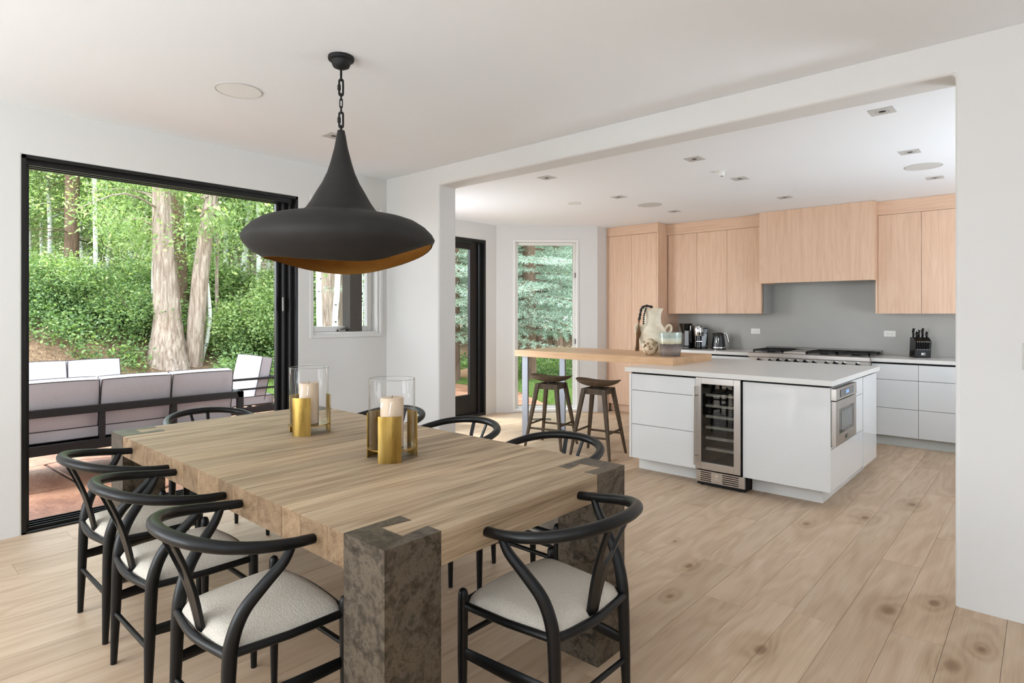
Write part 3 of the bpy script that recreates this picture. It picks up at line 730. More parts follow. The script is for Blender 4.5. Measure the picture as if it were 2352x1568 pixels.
def downlight(x, y, z, label):
    t = thing('downlight', label, 'downlight', (x, y, z), 0, 'square recessed downlights')
    b = B(); h = .065; r = .021; n = 24
    sq = []
    for k in range(n):
        a = 2 * pi * k / n; c_, s_ = math.cos(a), math.sin(a); m_ = max(abs(c_), abs(s_)); sq.append((h * c_ / m_, h * s_ / m_))
    b.loft([[(px, py, 0) for px, py in sq], [(px, py, -.004) for px, py in sq]])
    b.f.pop(); b.mi.pop(); b.sm.pop()
    base = len(b.v); b.v += [(px, py, -.004) for px, py in sq] + [(r * math.cos(2 * pi * k / n), r * math.sin(2 * pi * k / n), -.004) for k in range(n)] + [(r * math.cos(2 * pi * k / n), r * math.sin(2 * pi * k / n), -.001) for k in range(n)]
    for k in range(n):
        k2 = (k + 1) % n
        b.f.append((base + k, base + k2, base + n + k2, base + n + k)); b.mi.append(0); b.sm.append(False)
        b.f.append((base + n + k, base + n + k2, base + 2 * n + k2, base + 2 * n + k)); b.mi.append(0); b.sm.append(False)
    b.build('trim_plate', M['trimgrey'], t)
    B().lathe([(0, -.0022), (.02, -.0022), (.02, -.001)], seg=20).build('lens', M['void'], t)
    B().tube([(.036 * math.cos(2 * pi * k / 28), .036 * math.sin(2 * pi * k / 28), -.0042) for k in range(28)], .0008, 6, closed=True).build('gimbal_ring', M['steeld'], t)
for x_, y_, z_, lb in [
    (-3.86, 2.375, ZD, 'square downlight in the dining ceiling behind the pendant chain'),
    (-.742, 4.191, ZK, 'square downlight nearest the beam at the wall end'),
    (-.772, 5.385, ZK, 'square downlight beside the round speaker in the right-hand aisle'),
    (-2.078, 4.491, ZK, 'square downlight over the island, nearest the beam'),
    (-3.357, 4.225, ZK, 'square downlight just behind the beam near the white pillar'),
    (-3.348, 5.424, ZK, 'square downlight between the smoke detector and the round speaker'),
    (-2.075, 5.419, ZK, 'square downlight behind the white ceiling sensor'),
    (-2.058, 6.609, ZK, 'square downlight just in front of the range hood'),
    (-.751, 6.555, ZK, 'square downlight in front of the wall cabinets next to the wall edge'),
    (-3.327, 6.631, ZK, 'square downlight in front of the three-door wall cabinet')]: downlight(x_, y_, z_, lb)
t = thing('light_switch', 'white rocker switch plate at the picture edge of the end wall', 'switch', (-.035, YD, 1.19))
B().box(-.045, .045, -.006, 0, -.06, .06).build('plate', M['trimgrey'], t, bevel=.002); B().box(-.018, .018, -.009, -.005, -.035, .035).build('rocker', M['outlet'], t, bevel=.002)

# ------------------------------------------------------------------ kitchen: tall unit, wall cabinets, hood
def panel(b, x0, x1, y, z0, z1, t=.02): return b.box(x0, x1, y, y + t, z0, z1)
GAP = .0015
t = thing('pantry_cabinet', 'tall pale oak pantry cabinet with two full-height doors', 'cabinet', (-4.295, 7.29, 0))
ox, oy = -4.295, 7.29
def Lb(b): b.v = [(v[0] - ox, v[1] - oy, v[2]) for v in b.v]; return b
Lb(B().box(XC + .002, -3.89, 7.312, YK, .1, ZK - .002)).build('carcass', M['oak'], t)
Lb(B().box(XC + .002, -3.89, 7.29, 7.312, 2.475, ZK - .002)).build('fascia', M['oak_h'], t)
Lb(B().box(XC + .002, XC + .03, 7.29, 7.312, .0, 2.472)).build('filler_strip', M['oak'], t)
for a, b_ in ((XC + .033, -4.291), (-4.288, -3.912)): Lb(B().box(a, b_, 7.29, 7.31, .105, 2.47)).build('door', M['oak'], t, bevel=.001)
Lb(B().box(-3.909, -3.89, 7.29, 7.312, .0, 2.473)).build('side_strip', M['oak'], t)
Lb(B().box(XC + .03, -3.91, 7.35, 7.4, 0, .1)).build('toe_kick', M['oak_h'], t)

def wallcab(x0, x1, seams_, label, side_grey):
    global ox, oy
    ox, oy = (x0 + x1) / 2, 7.55
    t = thing('wall_cabinet', label, 'cabinet', (ox, oy, 1.38), 0, 'oak wall cabinets')
    def Lz(b): b.v = [(v[0] - ox, v[1] - oy, v[2] - 1.38) for v in b.v]; return b
    Lz(B().box(x0, x1 - .003, 7.572, YK, 1.382, ZK - .002)).build('carcass', M['oak'], t)
    Lz(B().box(x0, x1, 7.55, 7.572, 2.455, ZK - .002)).build('fascia', M['oak_h'], t)
    for a, b_ in zip(seams_, seams_[1:]): Lz(B().box(a + GAP, b_ - GAP, 7.55, 7.57, 1.38, 2.451)).build('door', M['oak'], t, bevel=.001)
    if side_grey: Lz(B().box(x1 - .012, x1, 7.572, YK, 1.38, 2.45)).build('side_panel', M['slab'], t)
    else: Lz(B().box(x0, seams_[0] - GAP, 7.55, 7.575, 1.38, 2.452)).build('side_panel', M['oak'], t)
wallcab(-3.888, -2.605, [-3.872, -3.46, -3.055, -2.625], 'oak wall cabinet with three doors between pantry and hood', True)
wallcab(-1.40, .2, [-1.378, -.980, -.58, -.18, .2], 'oak wall cabinet right of the hood, above the knife block', False)
t = thing('range_hood', 'boxed oak range hood above the gas range', 'range hood', (-1.985, 7.42, 1.745))
ox, oy = -1.985, 7.42
def Lz(b): b.v = [(v[0] - ox, v[1] - oy, v[2] - 1.745) for v in b.v]; return b
Lz(B().box(-2.604, -1.385, 7.42, 7.445, 1.745, ZK - .002)).build('front_panel', M['oak'], t, bevel=.001)
Lz(B().box(-2.604, -2.58, 7.445, YK, 1.745, ZK - .002)).build('side_panel', M['oak'], t); Lz(B().box(-1.409, -1.385, 7.445, YK, 1.745, ZK - .002)).build('side_panel', M['oak'], t)
Lz(B().box(-2.58, -1.409, 7.445, YK, 1.775, 1.79)).build('hood_liner', M['steeld'], t)
for k in range(4): Lz(B().box(-2.5 + k * .27, -2.25 + k * .27, 7.5, 7.8, 1.762, 1.775)).build('filter', M['steel'], t, bevel=.003)
t = tag(B().box(-3.889, 2.19, YK - .012, YK, .91, 1.8).build('backsplash', M['slab']), 'plain grey slab backsplash behind the range', 'backsplash')

# base run
def drawer_bank(name, x0, x1, yf, yb_, label, grp, zs=((.105, .392), (.396, .688), (.692, .852)), toe=.05):
    cx = (x0 + x1) / 2
    t = thing(name, label, 'cabinet', (cx, yf, 0), 0, grp)
    def Lx(b): b.v = [(v[0] - cx, v[1] - yf, v[2]) for v in b.v]; return b
    Lx(B().box(x0 + .001, x1 - .001, yf + .021, yb_, .103, .862)).build('carcass', M['void'], t)
    for a, b_ in zs: Lx(B().box(x0 + GAP, x1 - GAP, yf, yf + .02, a, b_)).build('drawer', M['gloss'], t, bevel=.001)
    Lx(B().box(x0, x1, yf + toe, yf + toe + .02, 0, .1)).build('toe_kick', M['toe'], t)
    return t
YF = 7.30
drawer_bank('base_cabinet', -3.888, -3.07, YF, YK - .02, 'white gloss base cabinet under the coffee machines', 'white base cabinets')
drawer_bank('base_cabinet', -3.07, -2.672, YF, YK - .02, 'white gloss base cabinet left of the range', 'white base cabinets')
drawer_bank('base_cabinet', -1.392, -.974, YF, YK - .02, 'white gloss three-drawer base cabinet just right of the range', 'white base cabinets')
drawer_bank('base_cabinet', -.974, -.54, YF, YK - .02, 'white gloss three-drawer base cabinet under the knife block, cut by the wall edge', 'white base cabinets')
drawer_bank('base_cabinet', -.54, .2, YF, YK - .02, 'white gloss base cabinet mostly hidden behind the end wall', 'white base cabinets')
tag(B().box(-3.888, -2.668, 7.28, YK - .013, .872, .91).build('countertop', M['quartz'], bevel=.002), 'white quartz worktop left of the range', 'countertop', 'white quartz worktops')
tag(B().box(-1.392, .2, 7.28, YK - .013, .872, .91).build('countertop', M['quartz'], bevel=.002), 'white quartz worktop right of the range under the knife block', 'countertop', 'white quartz worktops')

# range
RX0, RX1 = -2.666, -1.394
t = thing('gas_range', 'wide stainless gas range top with black cast iron grates', 'range', ((RX0 + RX1) / 2, 7.24, 0))
ox, oy = (RX0 + RX1) / 2, 7.24
Lb(B().box(RX0, RX1, 7.27, YK - .015, .1, .905)).build('body', M['steel'], t)
Lb(B().box(RX0 - .004, RX1 + .004, 7.225, 7.30, .864, .917)).build('front_rail', M['steel'], t, bevel=.008)
Lb(B().box(RX0 + .01, RX1 - .01, 7.25, 7.275, .70, .866)).build('control_panel', M['steel'], t, bevel=.003)
Lb(B().box(RX0 + .01, RX1 - .01, 7.25, 7.275, .15, .69)).build('oven_door', M['steel'], t, bevel=.003)
Lb(B().tube([(RX0 + .1, 7.2, .65), (RX1 - .1, 7.2, .65)], .012)).build('handle', M['chrome'], t)
Lb(B().box(RX0, RX1, 7.30, YK - .02, .905, .918)).build('cooktop', M['steel'], t, bevel=.002)
Lb(B().box(RX0, RX1, YK - .06, YK - .02, .918, .965)).build('back_trim', M['steeld'], t, bevel=.003)
def knobx(px): r_ = (px - 1176) / 1373.4; cx_, sx_ = math.cos(YAW), math.sin(YAW); d = 7.22 / (sx_ * r_ + cx_); return (cx_ * r_ - sx_) * d
for i, px in enumerate([1742.5, 1768.4, 1787.5, 1807.4, 1827.6, 1849.2, 1869.4, 1897.7, 1918.1, 1937.8, 1968.8]):
    big = i in (2, 3, 4, 5, 8); kx = knobx(px); kz = .836; kr = .027 if big else .021
    b = B(); n = 20
    for r0, y0_, y1_ in ((kr, 7.238, 7.25), (kr * .8, 7.205, 7.238)):
        b.loft([[(kx + r0 * math.cos(2 * pi * k / n), y, kz + r0 * math.sin(2 * pi * k / n)) for k in range(n)] for y in (y0_, y1_)], smooth=True)
    b.mi = [1 if f < n + 2 else 0 for f in range(len(b.f))]
    Lb(b).build('knob', [M['blackplastic'], M['chrome']], t)
def grate(x0, x1):
    b = B(); z0, z1 = .935, .952; y0_, y1_ = 7.32, 7.80
    b.box(x0, x1, y0_, y0_ + .014, z0, z1); b.box(x0, x1, y1_ - .014, y1_, z0, z1); b.box(x0, x0 + .014, y0_, y1_, z0, z1); b.box(x1 - .014, x1, y0_, y1_, z0, z1)
    b.box(x0, x1, (y0_ + y1_) / 2 - .007, (y0_ + y1_) / 2 + .007, z0, z1)
    cx_ = (x0 + x1) / 2
    for cy_ in (7.44, 7.68):
        for k in range(8):
            a = k * pi / 4 + .39; b.tube([(cx_ + .035 * math.cos(a), cy_ + .035 * math.sin(a), z1 - .002), (cx_ + .105 * math.cos(a), cy_ + .1 * math.sin(a), z1 - .005)], .006, 6)
        b.tube([(cx_ + .036 * math.cos(2 * pi * k / 16), cy_ + .036 * math.sin(2 * pi * k / 16), z1 - .006) for k in range(16)], .005, 6, closed=True)
        b.lathe([(.045, .0), (.045, .01), (.03, .016), (0, .016)], c=(cx_, cy_, .919), seg=16)
    for px_ in (x0 + .007, x1 - .007):
        for py_ in (y0_ + .01, y1_ - .01): b.box(px_ - .007, px_ + .007, py_ - .007, py_ + .007, .918, z0)
    Lb(b).build('grate', M['iron'], t)
for a, b_ in ((-2.64, -2.30), (-2.045, -1.73), (-1.725, -1.41)): grate(a, b_)
Lb(B().box(-2.29, -2.055, 7.33, 7.79, .918, .936)).build('griddle', M['steel'], t, bevel=.004)

# ------------------------------------------------------------------ island
IY = 4.61; IX0, IX1, IYB = -2.735, -1.13, 6.11
isl = thing('kitchen_island', 'white gloss kitchen island with grey-white quartz top', 'kitchen island', (-1.93, 5.3, 0))
ox, oy = -1.93, 5.3
Lb(B().box(IX0 + .01, -2.12, IY + .022, IYB - .02, .123, .872).box(-1.745, IX1 - .02, IY + .022, IYB - .02, .123, .872).box(-2.12, -1.745, 5.25, IYB - .02, .123, .872)).build('carcass', M['void'], isl)
Lb(B().box(-2.762, -1.105, 4.575, 6.135, .873, .912)).build('countertop', M['quartz'], isl, bevel=.002)
Lb(B().box(IX0 - .002, -2.716, IY - .002, IYB, .123, .857)).build('end_panel', M['white'], isl, bevel=.001)
for a, b_ in ((.123, .416), (.420, .711), (.715, .855)): Lb(B().box(-2.713, -2.123, IY, IY + .02, a, b_)).build('drawer', M['gloss'], isl, bevel=.001)
Lb(B().box(-1.742, IX1, IY, IY + .02, .123, .857)).build('front_panel', M['gloss'], isl, bevel=.001)
Lb(B().box(IX1 - .02, IX1, IY + .0205, 5.598, .123, .418)).build('drawer', M['gloss'], isl, bevel=.001)
Lb(B().box(IX1 - .02, IX1, 5.24, 5.598, .422, .722)).build('side_panel', M['gloss'], isl, bevel=.001)
Lb(B().box(IX1 - .02, IX1, 5.24, 5.598, .726, .857)).build('side_panel', M['gloss'], isl, bevel=.001)
Lb(B().box(IX1 - .02, IX1, IY + .0205, 5.236, .422, .44).box(IX1 - .02, IX1, IY + .0205, 5.236, .853, .857)).build('side_panel', M['gloss'], isl)
Lb(B().box(IX1 - .02, IX1 + .004, 5.602, IYB, .11, .857)).build('end_panel', M['gloss'], isl, bevel=.001)
Lb(B().box(-2.72, -2.12, IY + .14, IY + .16, 0, .123).box(-2.72, -2.70, IY + .16, 6.05, 0, .123)).build('toe_kick', M['white'], isl)
Lb(B().box(-1.72, -1.215, IY + .14, IY + .16, 0, .123).box(-1.235, -1.215, IY + .16, 6.05, 0, .123)).build('toe_kick', M['white'], isl)

# wine fridge
t = thing('wine_fridge', 'stainless under-counter wine fridge with a glass door in the island front', 'wine fridge', (-1.93, IY, 0))
ox, oy = -1.93, IY
FX0, FX1 = -2.112, -1.752
b = B(); b.box(FX0, FX0 + .012, IY + .02, 5.2, .06, .868).box(FX1 - .012, FX1, IY + .02, 5.2, .06, .868).box(FX0, FX1, 5.19, 5.2, .06, .868).box(FX0, FX1, IY + .02, 5.2, .855, .868).box(FX0, FX1, IY + .02, 5.2, .11, .14)
Lb(b).build('cabinet_shell', M['void'], t)
b = B(); y0_, y1_ = IY - .022, IY + .012
b.box(FX0, FX0 + .045, y0_, y1_, .135, .868).box(FX1 - .052, FX1, y0_, y1_, .135, .868).box(FX0 + .045, FX1 - .052, y0_, y1_, .135, .193).box(FX0 + .045, FX1 - .052, y0_, y1_, .818, .868)
Lb(b).build('door_frame', M['steel'], t, bevel=.002)
Lb(B().box(FX0 + .045, FX1 - .052, IY - .012, IY - .004, .193, .818)).build('door_glass', glass_thin('tinted_fridge_glass', (.72, .74, .75), 0, 1.6), t)
for k in range(6):
    z = .283 + k * .0865
    Lb(B().box(FX0 + .06, FX1 - .055, IY + .03, IY + .05, z, z + .02)).build('shelf_front', plain('beech_shelf_edge', (214, 200, 180), .6), t)
    b = B()
    for q in range(5): b.box(FX0 + .02, FX1 - .02, IY + .07 + q * .09, IY + .075 + q * .09, z, z + .005)
    Lb(b).build('shelf_wires', M['steeld'], t, kind='stuff')
Lb(B().tube([(FX0 - .004 + .008, IY - .058, .17), (FX0 + .004, IY - .058, .80)], .0075, 12).tube([(FX0 + .004, IY - .058, .725), (FX0 + .02, IY - .02, .725)], .005).tube([(FX0 + .004, IY - .058, .245), (FX0 + .02, IY - .02, .245)], .005)).build('handle', M['steel'], t)
b = B(); gx0, gx1, gy = FX0 + .004, FX1 + .03, IY - .018
b.box(gx0, gx0 + .035, gy, gy + .02, .035, .125).box(-1.985, -1.895, gy, gy + .02, .035, .125).box(gx1 - .045, gx1, gy, gy + .02, .035, .125)
for k in range(6): z = .035 + k * .0162; b.box(gx0 + .035, -1.985, gy, gy + .02, z, z + .009); b.box(-1.895, gx1 - .045, gy, gy + .02, z, z + .009)
Lb(b).build('vent_grille', M['steel'], t)
Lb(B().box(gx0, gx1, gy + .02, gy + .14, .01, .125)).build('grille_box', M['void'], t)
b = B(); n = 20; b.loft([[(-1.942 + .013 * math.cos(2 * pi * k / n), y, .095 + .013 * math.sin(2 * pi * k / n)) for k in range(n)] for y in (gy - .003, gy)]); b.box(-1.965, -1.92, gy - .001, gy, .062, .074)
Lb(b).build('badge', M['chrome'], t)
for px_ in (gx0 + .03, gx1 - .05): Lb(B().lathe([(.015, 0), (.015, .04)], c=(px_, gy + .05, 0), seg=12)).build('foot', M['blackplastic'], t)

# built-in oven in the island's side
t = thing('built_in_oven', 'stainless built-in oven with a dark window in the island side', 'oven', (IX1, 4.93, 0))
ox, oy = IX1, 4.93
Lb(B().box(-1.6, IX1 + .002, 4.64, 5.22, .45, .845)).build('oven_body', M['void'], t)
Lb(B().box(IX1, IX1 + .034, 4.622, 5.228, .768, .851)).build('control_panel', M['steel'], t, bevel=.002)
Lb(B().box(IX1 + .034, IX1 + .037, 4.74, 5.12, .782, .838)).build('display', M['smoke'], t, bevel=.012)
m = NT('blue_clock_display'); m.set(color=(.05, .1, .3, 1)); m.b.inputs['Emission Color'].default_value = (.25, .45, 1, 1); m.b.inputs['Emission Strength'].default_value = 1.2
b = B()
for q in (0, .018, .042, .06): b.box(IX1 + .037, IX1 + .0378, 4.895 + q, 4.905 + q, .80, .822)
Lb(b).build('clock_digits', m.m, t)
b = B(); b.box(IX1, IX1 + .032, 4.63, 4.66 + .06, .448, .762).box(IX1, IX1 + .032, 5.16, 5.224, .448, .762).box(IX1, IX1 + .032, 4.72, 5.16, .448, .52).box(IX1, IX1 + .032, 4.72, 5.16, .70, .762)
Lb(b).build('oven_door', M['steel'], t, bevel=.002)
Lb(B().box(IX1 + .018, IX1 + .028, 4.72, 5.16, .52, .70)).build('oven_window', M['smoke'], t)
Lb(B().box(IX1 + .028, IX1 + .0295, 4.79, 5.09, .55, .675)).build('window_screen', plain('oven_screen', (120, 122, 120), .3), t)
Lb(B().box(IX1 + .032, IX1 + .036, 4.905, 4.965, .468, .494)).build('badge', M['smoke'], t, bevel=.001)
Lb(B().box(IX1 + .036, IX1 + .0365, 4.915, 4.93, .474, .488).box(IX1 + .036, IX1 + .0365, 4.935, 4.955, .474, .488)).build('badge_mark', M['chrome'], t)

# ------------------------------------------------------------------ bar counter, stools
t = thing('breakfast_bar', 'raised pale oak breakfast bar running from the island towards the bay window', 'bar counter', (-3.43, 5.355, 0))
ox, oy = -3.43, 5.355
for k in range(4):
    a = 4.94 + k * .2075
    Lb(B().box(-4.38, -2.49, a + .0003, a + .2072, .9125, .98)).build('board', wood('bar_oak_x', (190, 148, 110), (210, 172, 134), (224, 191, 156), 'x', .7, .4, .03, contrast=.8) if k == 0 else bpy.data.materials['bar_oak_x'], t)
M['legal'] = plain('grey_metal_leg', (138, 142, 150), .45, .3)
for y_ in (4.985, 5.66): Lb(B().box(-4.30, -4.22, y_ - .01, y_ + .01, 0, .9125)).build('leg', M['legal'], t, bevel=.002)
Lb(B().box(-4.30, -4.22, 4.995, 5.65, .0, .012)).build('foot_plate', plain('dark_metal_foot', (48, 50, 56), .5, .3), t)
Lb(B().box(-4.30, -4.22, 4.995, 5.65, .90, .9125)).build('top_plate', M['legal'], t)

def stool(label, x, y, rz):
    t = thing('bar_stool', label, 'stool', (x, y, 0), rz, 'wooden bar stools')
    # saddle seat
    n, m_ = 20, 12; top = []; bot = []
    for j in range(m_ + 1):
        v = -1 + 2 * j / m_
        for i in range(n + 1):
            u = -1 + 2 * i / n
            # map square to superellipse
            x_ = u * math.sqrt(max(0, 1 - v * v * .42)); y_ = v * math.sqrt(max(0, 1 - u * u * .42))
            X_, Y_ = x_ * .225, y_ * .165
            zt_ = .715 + .03 * abs(x_) ** 2.4 + (.012 if y_ > .45 else 0) * (1 - abs(x_)) * 0 + .018 * max(0, -y_) ** 3
            edge = max(abs(u), abs(v)); zb_ = zt_ - .010 if edge > .99 else .672 + .055 * (x_ * x_ + .6 * y_ * y_) ** 1.6
            zb_ = min(zb_, zt_ - .008)
            top.append((X_, Y_, zt_)); bot.append((X_ * .985, Y_ * .985, zb_))
    N_ = len(top); fs = []; idf = lambda i, j: j * (n + 1) + i
    for j in range(m_):
        for i in range(n): a, b_, c_, d = idf(i, j), idf(i + 1, j), idf(i + 1, j + 1), idf(i, j + 1); fs += [(a, b_, c_, d), (N_ + d, N_ + c_, N_ + b_, N_ + a)]
    for i in range(n): fs += [(idf(i, 0), idf(i + 1, 0), N_ + idf(i + 1, 0), N_ + idf(i, 0)), (idf(i, m_), idf(i + 1, m_), N_ + idf(i + 1, m_), N_ + idf(i, m_))]
    for j in range(m_): fs += [(idf(0, j), idf(0, j + 1), N_ + idf(0, j + 1), N_ + idf(0, j)), (idf(n, j), idf(n, j + 1), N_ + idf(n, j + 1), N_ + idf(n, j))]
    B().add(top + bot, fs, 0, True).build('seat', M['stoolwood'], t)
    B().lathe([(.05, .655), (.05, .668), (.03, .672), (.03, .676)], seg=20).build('swivel', M['iron'], t)
    ft = .205; tp = .105; zt_ = .655
    for sx_, sy_ in ((1, 1), (1, -1), (-1, 1), (-1, -1)):
        loops = []
        for z, e, w_ in ((0, ft, .011), (.33, (ft + tp) / 2, .0175), (zt_, tp, .021)):
            cx_, cy_ = sx_ * e, sy_ * e; loops.append([(cx_ - w_, cy_ - w_, z), (cx_ + w_, cy_ - w_, z), (cx_ + w_, cy_ + w_, z), (cx_ - w_, cy_ + w_, z)])
        B().loft(loops).build('leg', M['stoolwood'], t, bevel=.004)
    for s_ in (1, -1):
        B().box(-tp, tp, s_ * tp - .012, s_ * tp + .012, zt_ - .055, zt_).build('apron', M['stoolwood'], t); B().box(s_ * tp - .012, s_ * tp + .012, -tp, tp, zt_ - .055, zt_).build('apron', M['stoolwood'], t)
        e = ft + (tp - ft) * .2 / zt_; e2 = ft + (tp - ft) * .24 / zt_
        B().tube([(-e, s_ * e, .2), (e, s_ * e, .2)], .011, 8, flat=.6).build('stretcher', M['stoolwood'], t); B().tube([(s_ * e2, -e2, .24), (s_ * e2, e2, .24)], .011, 8, flat=.6).build('stretcher', M['stoolwood'], t)
    return t
st = stool('dark wooden bar stool with a saddle seat before the bay window', -3.865, 4.94, .22)
s2 = dup(st, (-3.275, 4.93, 0), .17, 'greyish wooden bar stool with a saddle seat beside the island', 'wooden bar stools')

# floor vent by the bay window
t = thing('floor_register', 'black slotted floor register in front of the bay window', 'floor vent', (-4.93, 6.05, 0), pi / 4)
b = B(); frame_y  # slots
b.box(-.15, .15, -.055, -.045, 0, .006).box(-.15, .15, .045, .055, 0, .006).box(-.15, -.14, -.05, .05, 0, .006).box(.14, .15, -.05, .05, 0, .006)
b.build('frame', M['blackframe'], t)
b = B()
for k in range(14): b.box(-.135 + k * .02, -.127 + k * .02, -.046, .046, 0, .005)
b.build('louvres', M['steeld'], t, kind='stuff')

# ------------------------------------------------------------------ things on the bar
BZ = .981
t = thing('ceramic_jug', 'cream stoneware jug with two handles on the bar', 'jug', (-2.975, 5.46, BZ))
B().lathe([(0, 0), (.075, 0), (.09, .01), (.118, .07), (.138, .14), (.14, .19), (.13, .235), (.105, .275), (.088, .305), (.083, .35), (.086, .40), (.102, .44), (.108, .452), (.100, .452), (.092, .44), (.074, .39), (.072, .34)], seg=40, cap1=False).build('body', M['ceramic'], t)
for s_ in (1, -1):
    a = YAW + (0 if s_ == 1 else pi); d_ = Vector((math.cos(a), math.sin(a), 0))
    pts = [d_ * .118 + Vector((0, 0, .235)), d_ * .15 + Vector((0, 0, .275)), d_ * .178 + Vector((0, 0, .28)), d_ * .19 + Vector((0, 0, .25)), d_ * .18 + Vector((0, 0, .215)), d_ * .136 + Vector((0, 0, .185))]
    if s_ == -1: pts = [d_ * (p.dot(d_) * .6 + .05) + Vector((0, 0, p.z)) for p in pts]
    B().tube(cat(pts, 5), .013, 10, flat=1.6).build('handle', M['ceramic'], t)
# bead string over the jug
t = thing('bead_garland', 'string of black wooden beads with a jute tassel hung over the jug', 'bead string', (-2.975, 5.46, BZ))
dl = Vector((-math.cos(YAW), -math.sin(YAW), 0)); df = Vector((math.sin(YAW), -math.cos(YAW), 0))
path = cat([dl * .02 + df * .06 + Vector((0, 0, .465)), dl * .07 + df * .05 + Vector((0, 0, .476)), dl * .115 + df * .04 + Vector((0, 0, .455)), dl * .13 + df * .04 + Vector((0, 0, .40)), dl * .14 + df * .04 + Vector((0, 0, .35))], 4)
for i, p in enumerate(path[::2] if len(path) < 12 else path): B().ball(p, .0125 + .003 * math.sin(i * 2.1), 10, 7).build('bead', M['bead'], t)
path2 = cat([dl * .085 + df * .09 + Vector((0, 0, .45)), dl * .105 + df * .09 + Vector((0, 0, .38)), dl * .11 + df * .09 + Vector((0, 0, .30))], 4)
for i, p in enumerate(path2): B().ball(p, .0095, 10, 7).build('bead', M['bead'], t)
b = B(); rt = random.Random(3)
for k in range(26):
    a0, a1 = rt.uniform(-.02, .02), rt.uniform(-.02, .02)
    b.tube([dl * .143 + df * (.04) + Vector((a0 * .4, a0 * .4, .345)), dl * (.155 + a0) + df * (.05 + a1) + Vector((0, 0, .2)), dl * (.165 + a1) + df * (.055 + a0) + Vector((0, 0, .02 + rt.uniform(0, .03)))], .004, 5)
b.build('tassel', M['tassel'], t, kind='stuff')
t = thing('carved_ball', 'cream pitted decorative ball on the bar', 'ornament', (-2.862, 5.205, BZ))
b = B().ball((0, 0, .079), .079, 32, 22); r3 = random.Random(5)
o = b.build('ball', M['ball'], t)
tx = bpy.data.textures.new('pits', 'CLOUDS'); tx.noise_scale = .03
md = o.modifiers.new('pits', 'DISPLACE'); md.texture = tx; md.strength = .012
t = thing('candle_vessel', 'glazed glass candle vessel, pale green above and smoky metallic below', 'candle vessel', (-2.655, 5.22, BZ))
B().lathe([(0, 0), (.09, 0), (.093, .006), (.107, .218), (.103, .22), (.100, .21), (.097, .17), (0, .168)], seg=44, cap0=False).build('vessel', M['vessel'], t)
B().lathe([(0, .168), (.0965, .168), (.0965, .172), (0, .173)], seg=32).build('wax', M['candle'], t)
B().tube([(0, 0, .17), (.004, 0, .215), (.016, .004, .228)], .0018, 6).build('wick', M['bead'], t)

# ------------------------------------------------------------------ things on the back counter
CZ = .911
t = thing('coffee_grinder', 'black coffee grinder with a flared hopper in the counter corner', 'coffee grinder', (-3.64, 7.62, CZ))
B().box(-.075, .085, -.10, .10, 0, .03).build('base', M['blackplastic'], t, bevel=.01)
B().box(.005, .085, -.09, .09, .03, .25).build('column', M['blackplastic'], t, bevel=.012)
B().lathe([(.052, .20), (.085, .325), (.088, .335), (0, .337)], c=(-.01, 0, 0), seg=28).build('hopper', M['blackplastic'], t)
B().box(.07, .09, -.05, .05, .08, .31).build('water_tank', M['steeld'], t, bevel=.004)
t = thing('capsule_coffee_machine', 'black and chrome capsule coffee machine', 'coffee machine', (-3.47, 7.66, CZ), YAW)
B().lathe([(.052, 0), (.055, .01), (.036, .016), (.034, .17), (.05, .18)], c=(-.03, -.05, 0), seg=28).build('spout_column', M['blackplastic'], t)
B().lathe([(.062, .175), (.066, .185), (.066, .26), (.06, .285), (.03, .292), (0, .293)], c=(-.03, -.05, 0), seg=32).build('brew_head', M['chrome'], t)
B().box(.0, .095, -.05, .09, 0, .275).build('body', M['blackplastic'], t, bevel=.01)
B().box(-.085, -.0, -.105, -.06, .095, .108).build('cup_shelf', M['chrome'], t, bevel=.004)
B().tube([(-.07, -.06, .29), (-.03, -.07, .302), (.01, -.05, .292)], .009, 8).build('lever', M['chrome'], t)
t = thing('electric_kettle', 'black electric kettle with a chrome handle', 'kettle', (-3.21, 7.66, CZ), YAW)
B().lathe([(.0, 0), (.092, 0), (.094, .012), (.09, .02)], seg=32).build('base', M['blackplastic'], t)
B().lathe([(.089, .02), (.089, .03), (.088, .033)], seg=32, cap0=False, cap1=False).build('trim_ring', M['chrome'], t)
B().lathe([(.088, .033), (.086, .06), (.076, .14), (.066, .205), (.06, .215), (.02, .222), (0, .222)], seg=32).build('body', M['blackplastic'], t)
B().tube(cat([(.045, 0, .20), (.085, 0, .212), (.105, 0, .185), (.118, 0, .13), (.126, 0, .10)]), .009, 10, flat=1.4).build('handle', M['chrome'], t)
B().tube([(-.055, 0, .19), (-.078, 0, .21)], [.016, .009], 10).build('spout', M['blackplastic'], t)
b = B(); b.tube([(-.04 + .014 * math.cos(2 * pi * k / 20), -.075 + .004 - (.0 if True else 0) + (.045 * math.sin(2 * pi * k / 20)) * .13, .12 + .05 * math.sin(2 * pi * k / 20)) for k in range(20)], .0035, 6, closed=True)
b.build('gauge_ring', M['chrome'], t)
tag(B().tube(cat([(-3.36, 7.74, CZ + .006), (-3.32, 7.70, CZ + .02), (-3.29, 7.72, CZ + .006), (-3.25, 7.73, CZ + .005)]), .0035, 6).build('power_cord', M['blackplastic']), 'short black power cord between coffee machine and kettle', 'cord')
t = thing('knife_block', 'black knife block with eight steak knives across its front', 'knife block', (-1.01, 7.70, CZ), YAW - .16)
b = B(); W = .078
prof_ = [(-.065, 0), (.05, 0), (.062, .19), (-.01, .225), (-.035, .19)]
prof_ = [(-.052, 0), (.07, 0), (.055, .215), (-.02, .235 - .02), (-.072, .17)]
vs = [(-W, y, z) for y, z in prof_] + [(W, y, z) for y, z in prof_]; n = len(prof_)
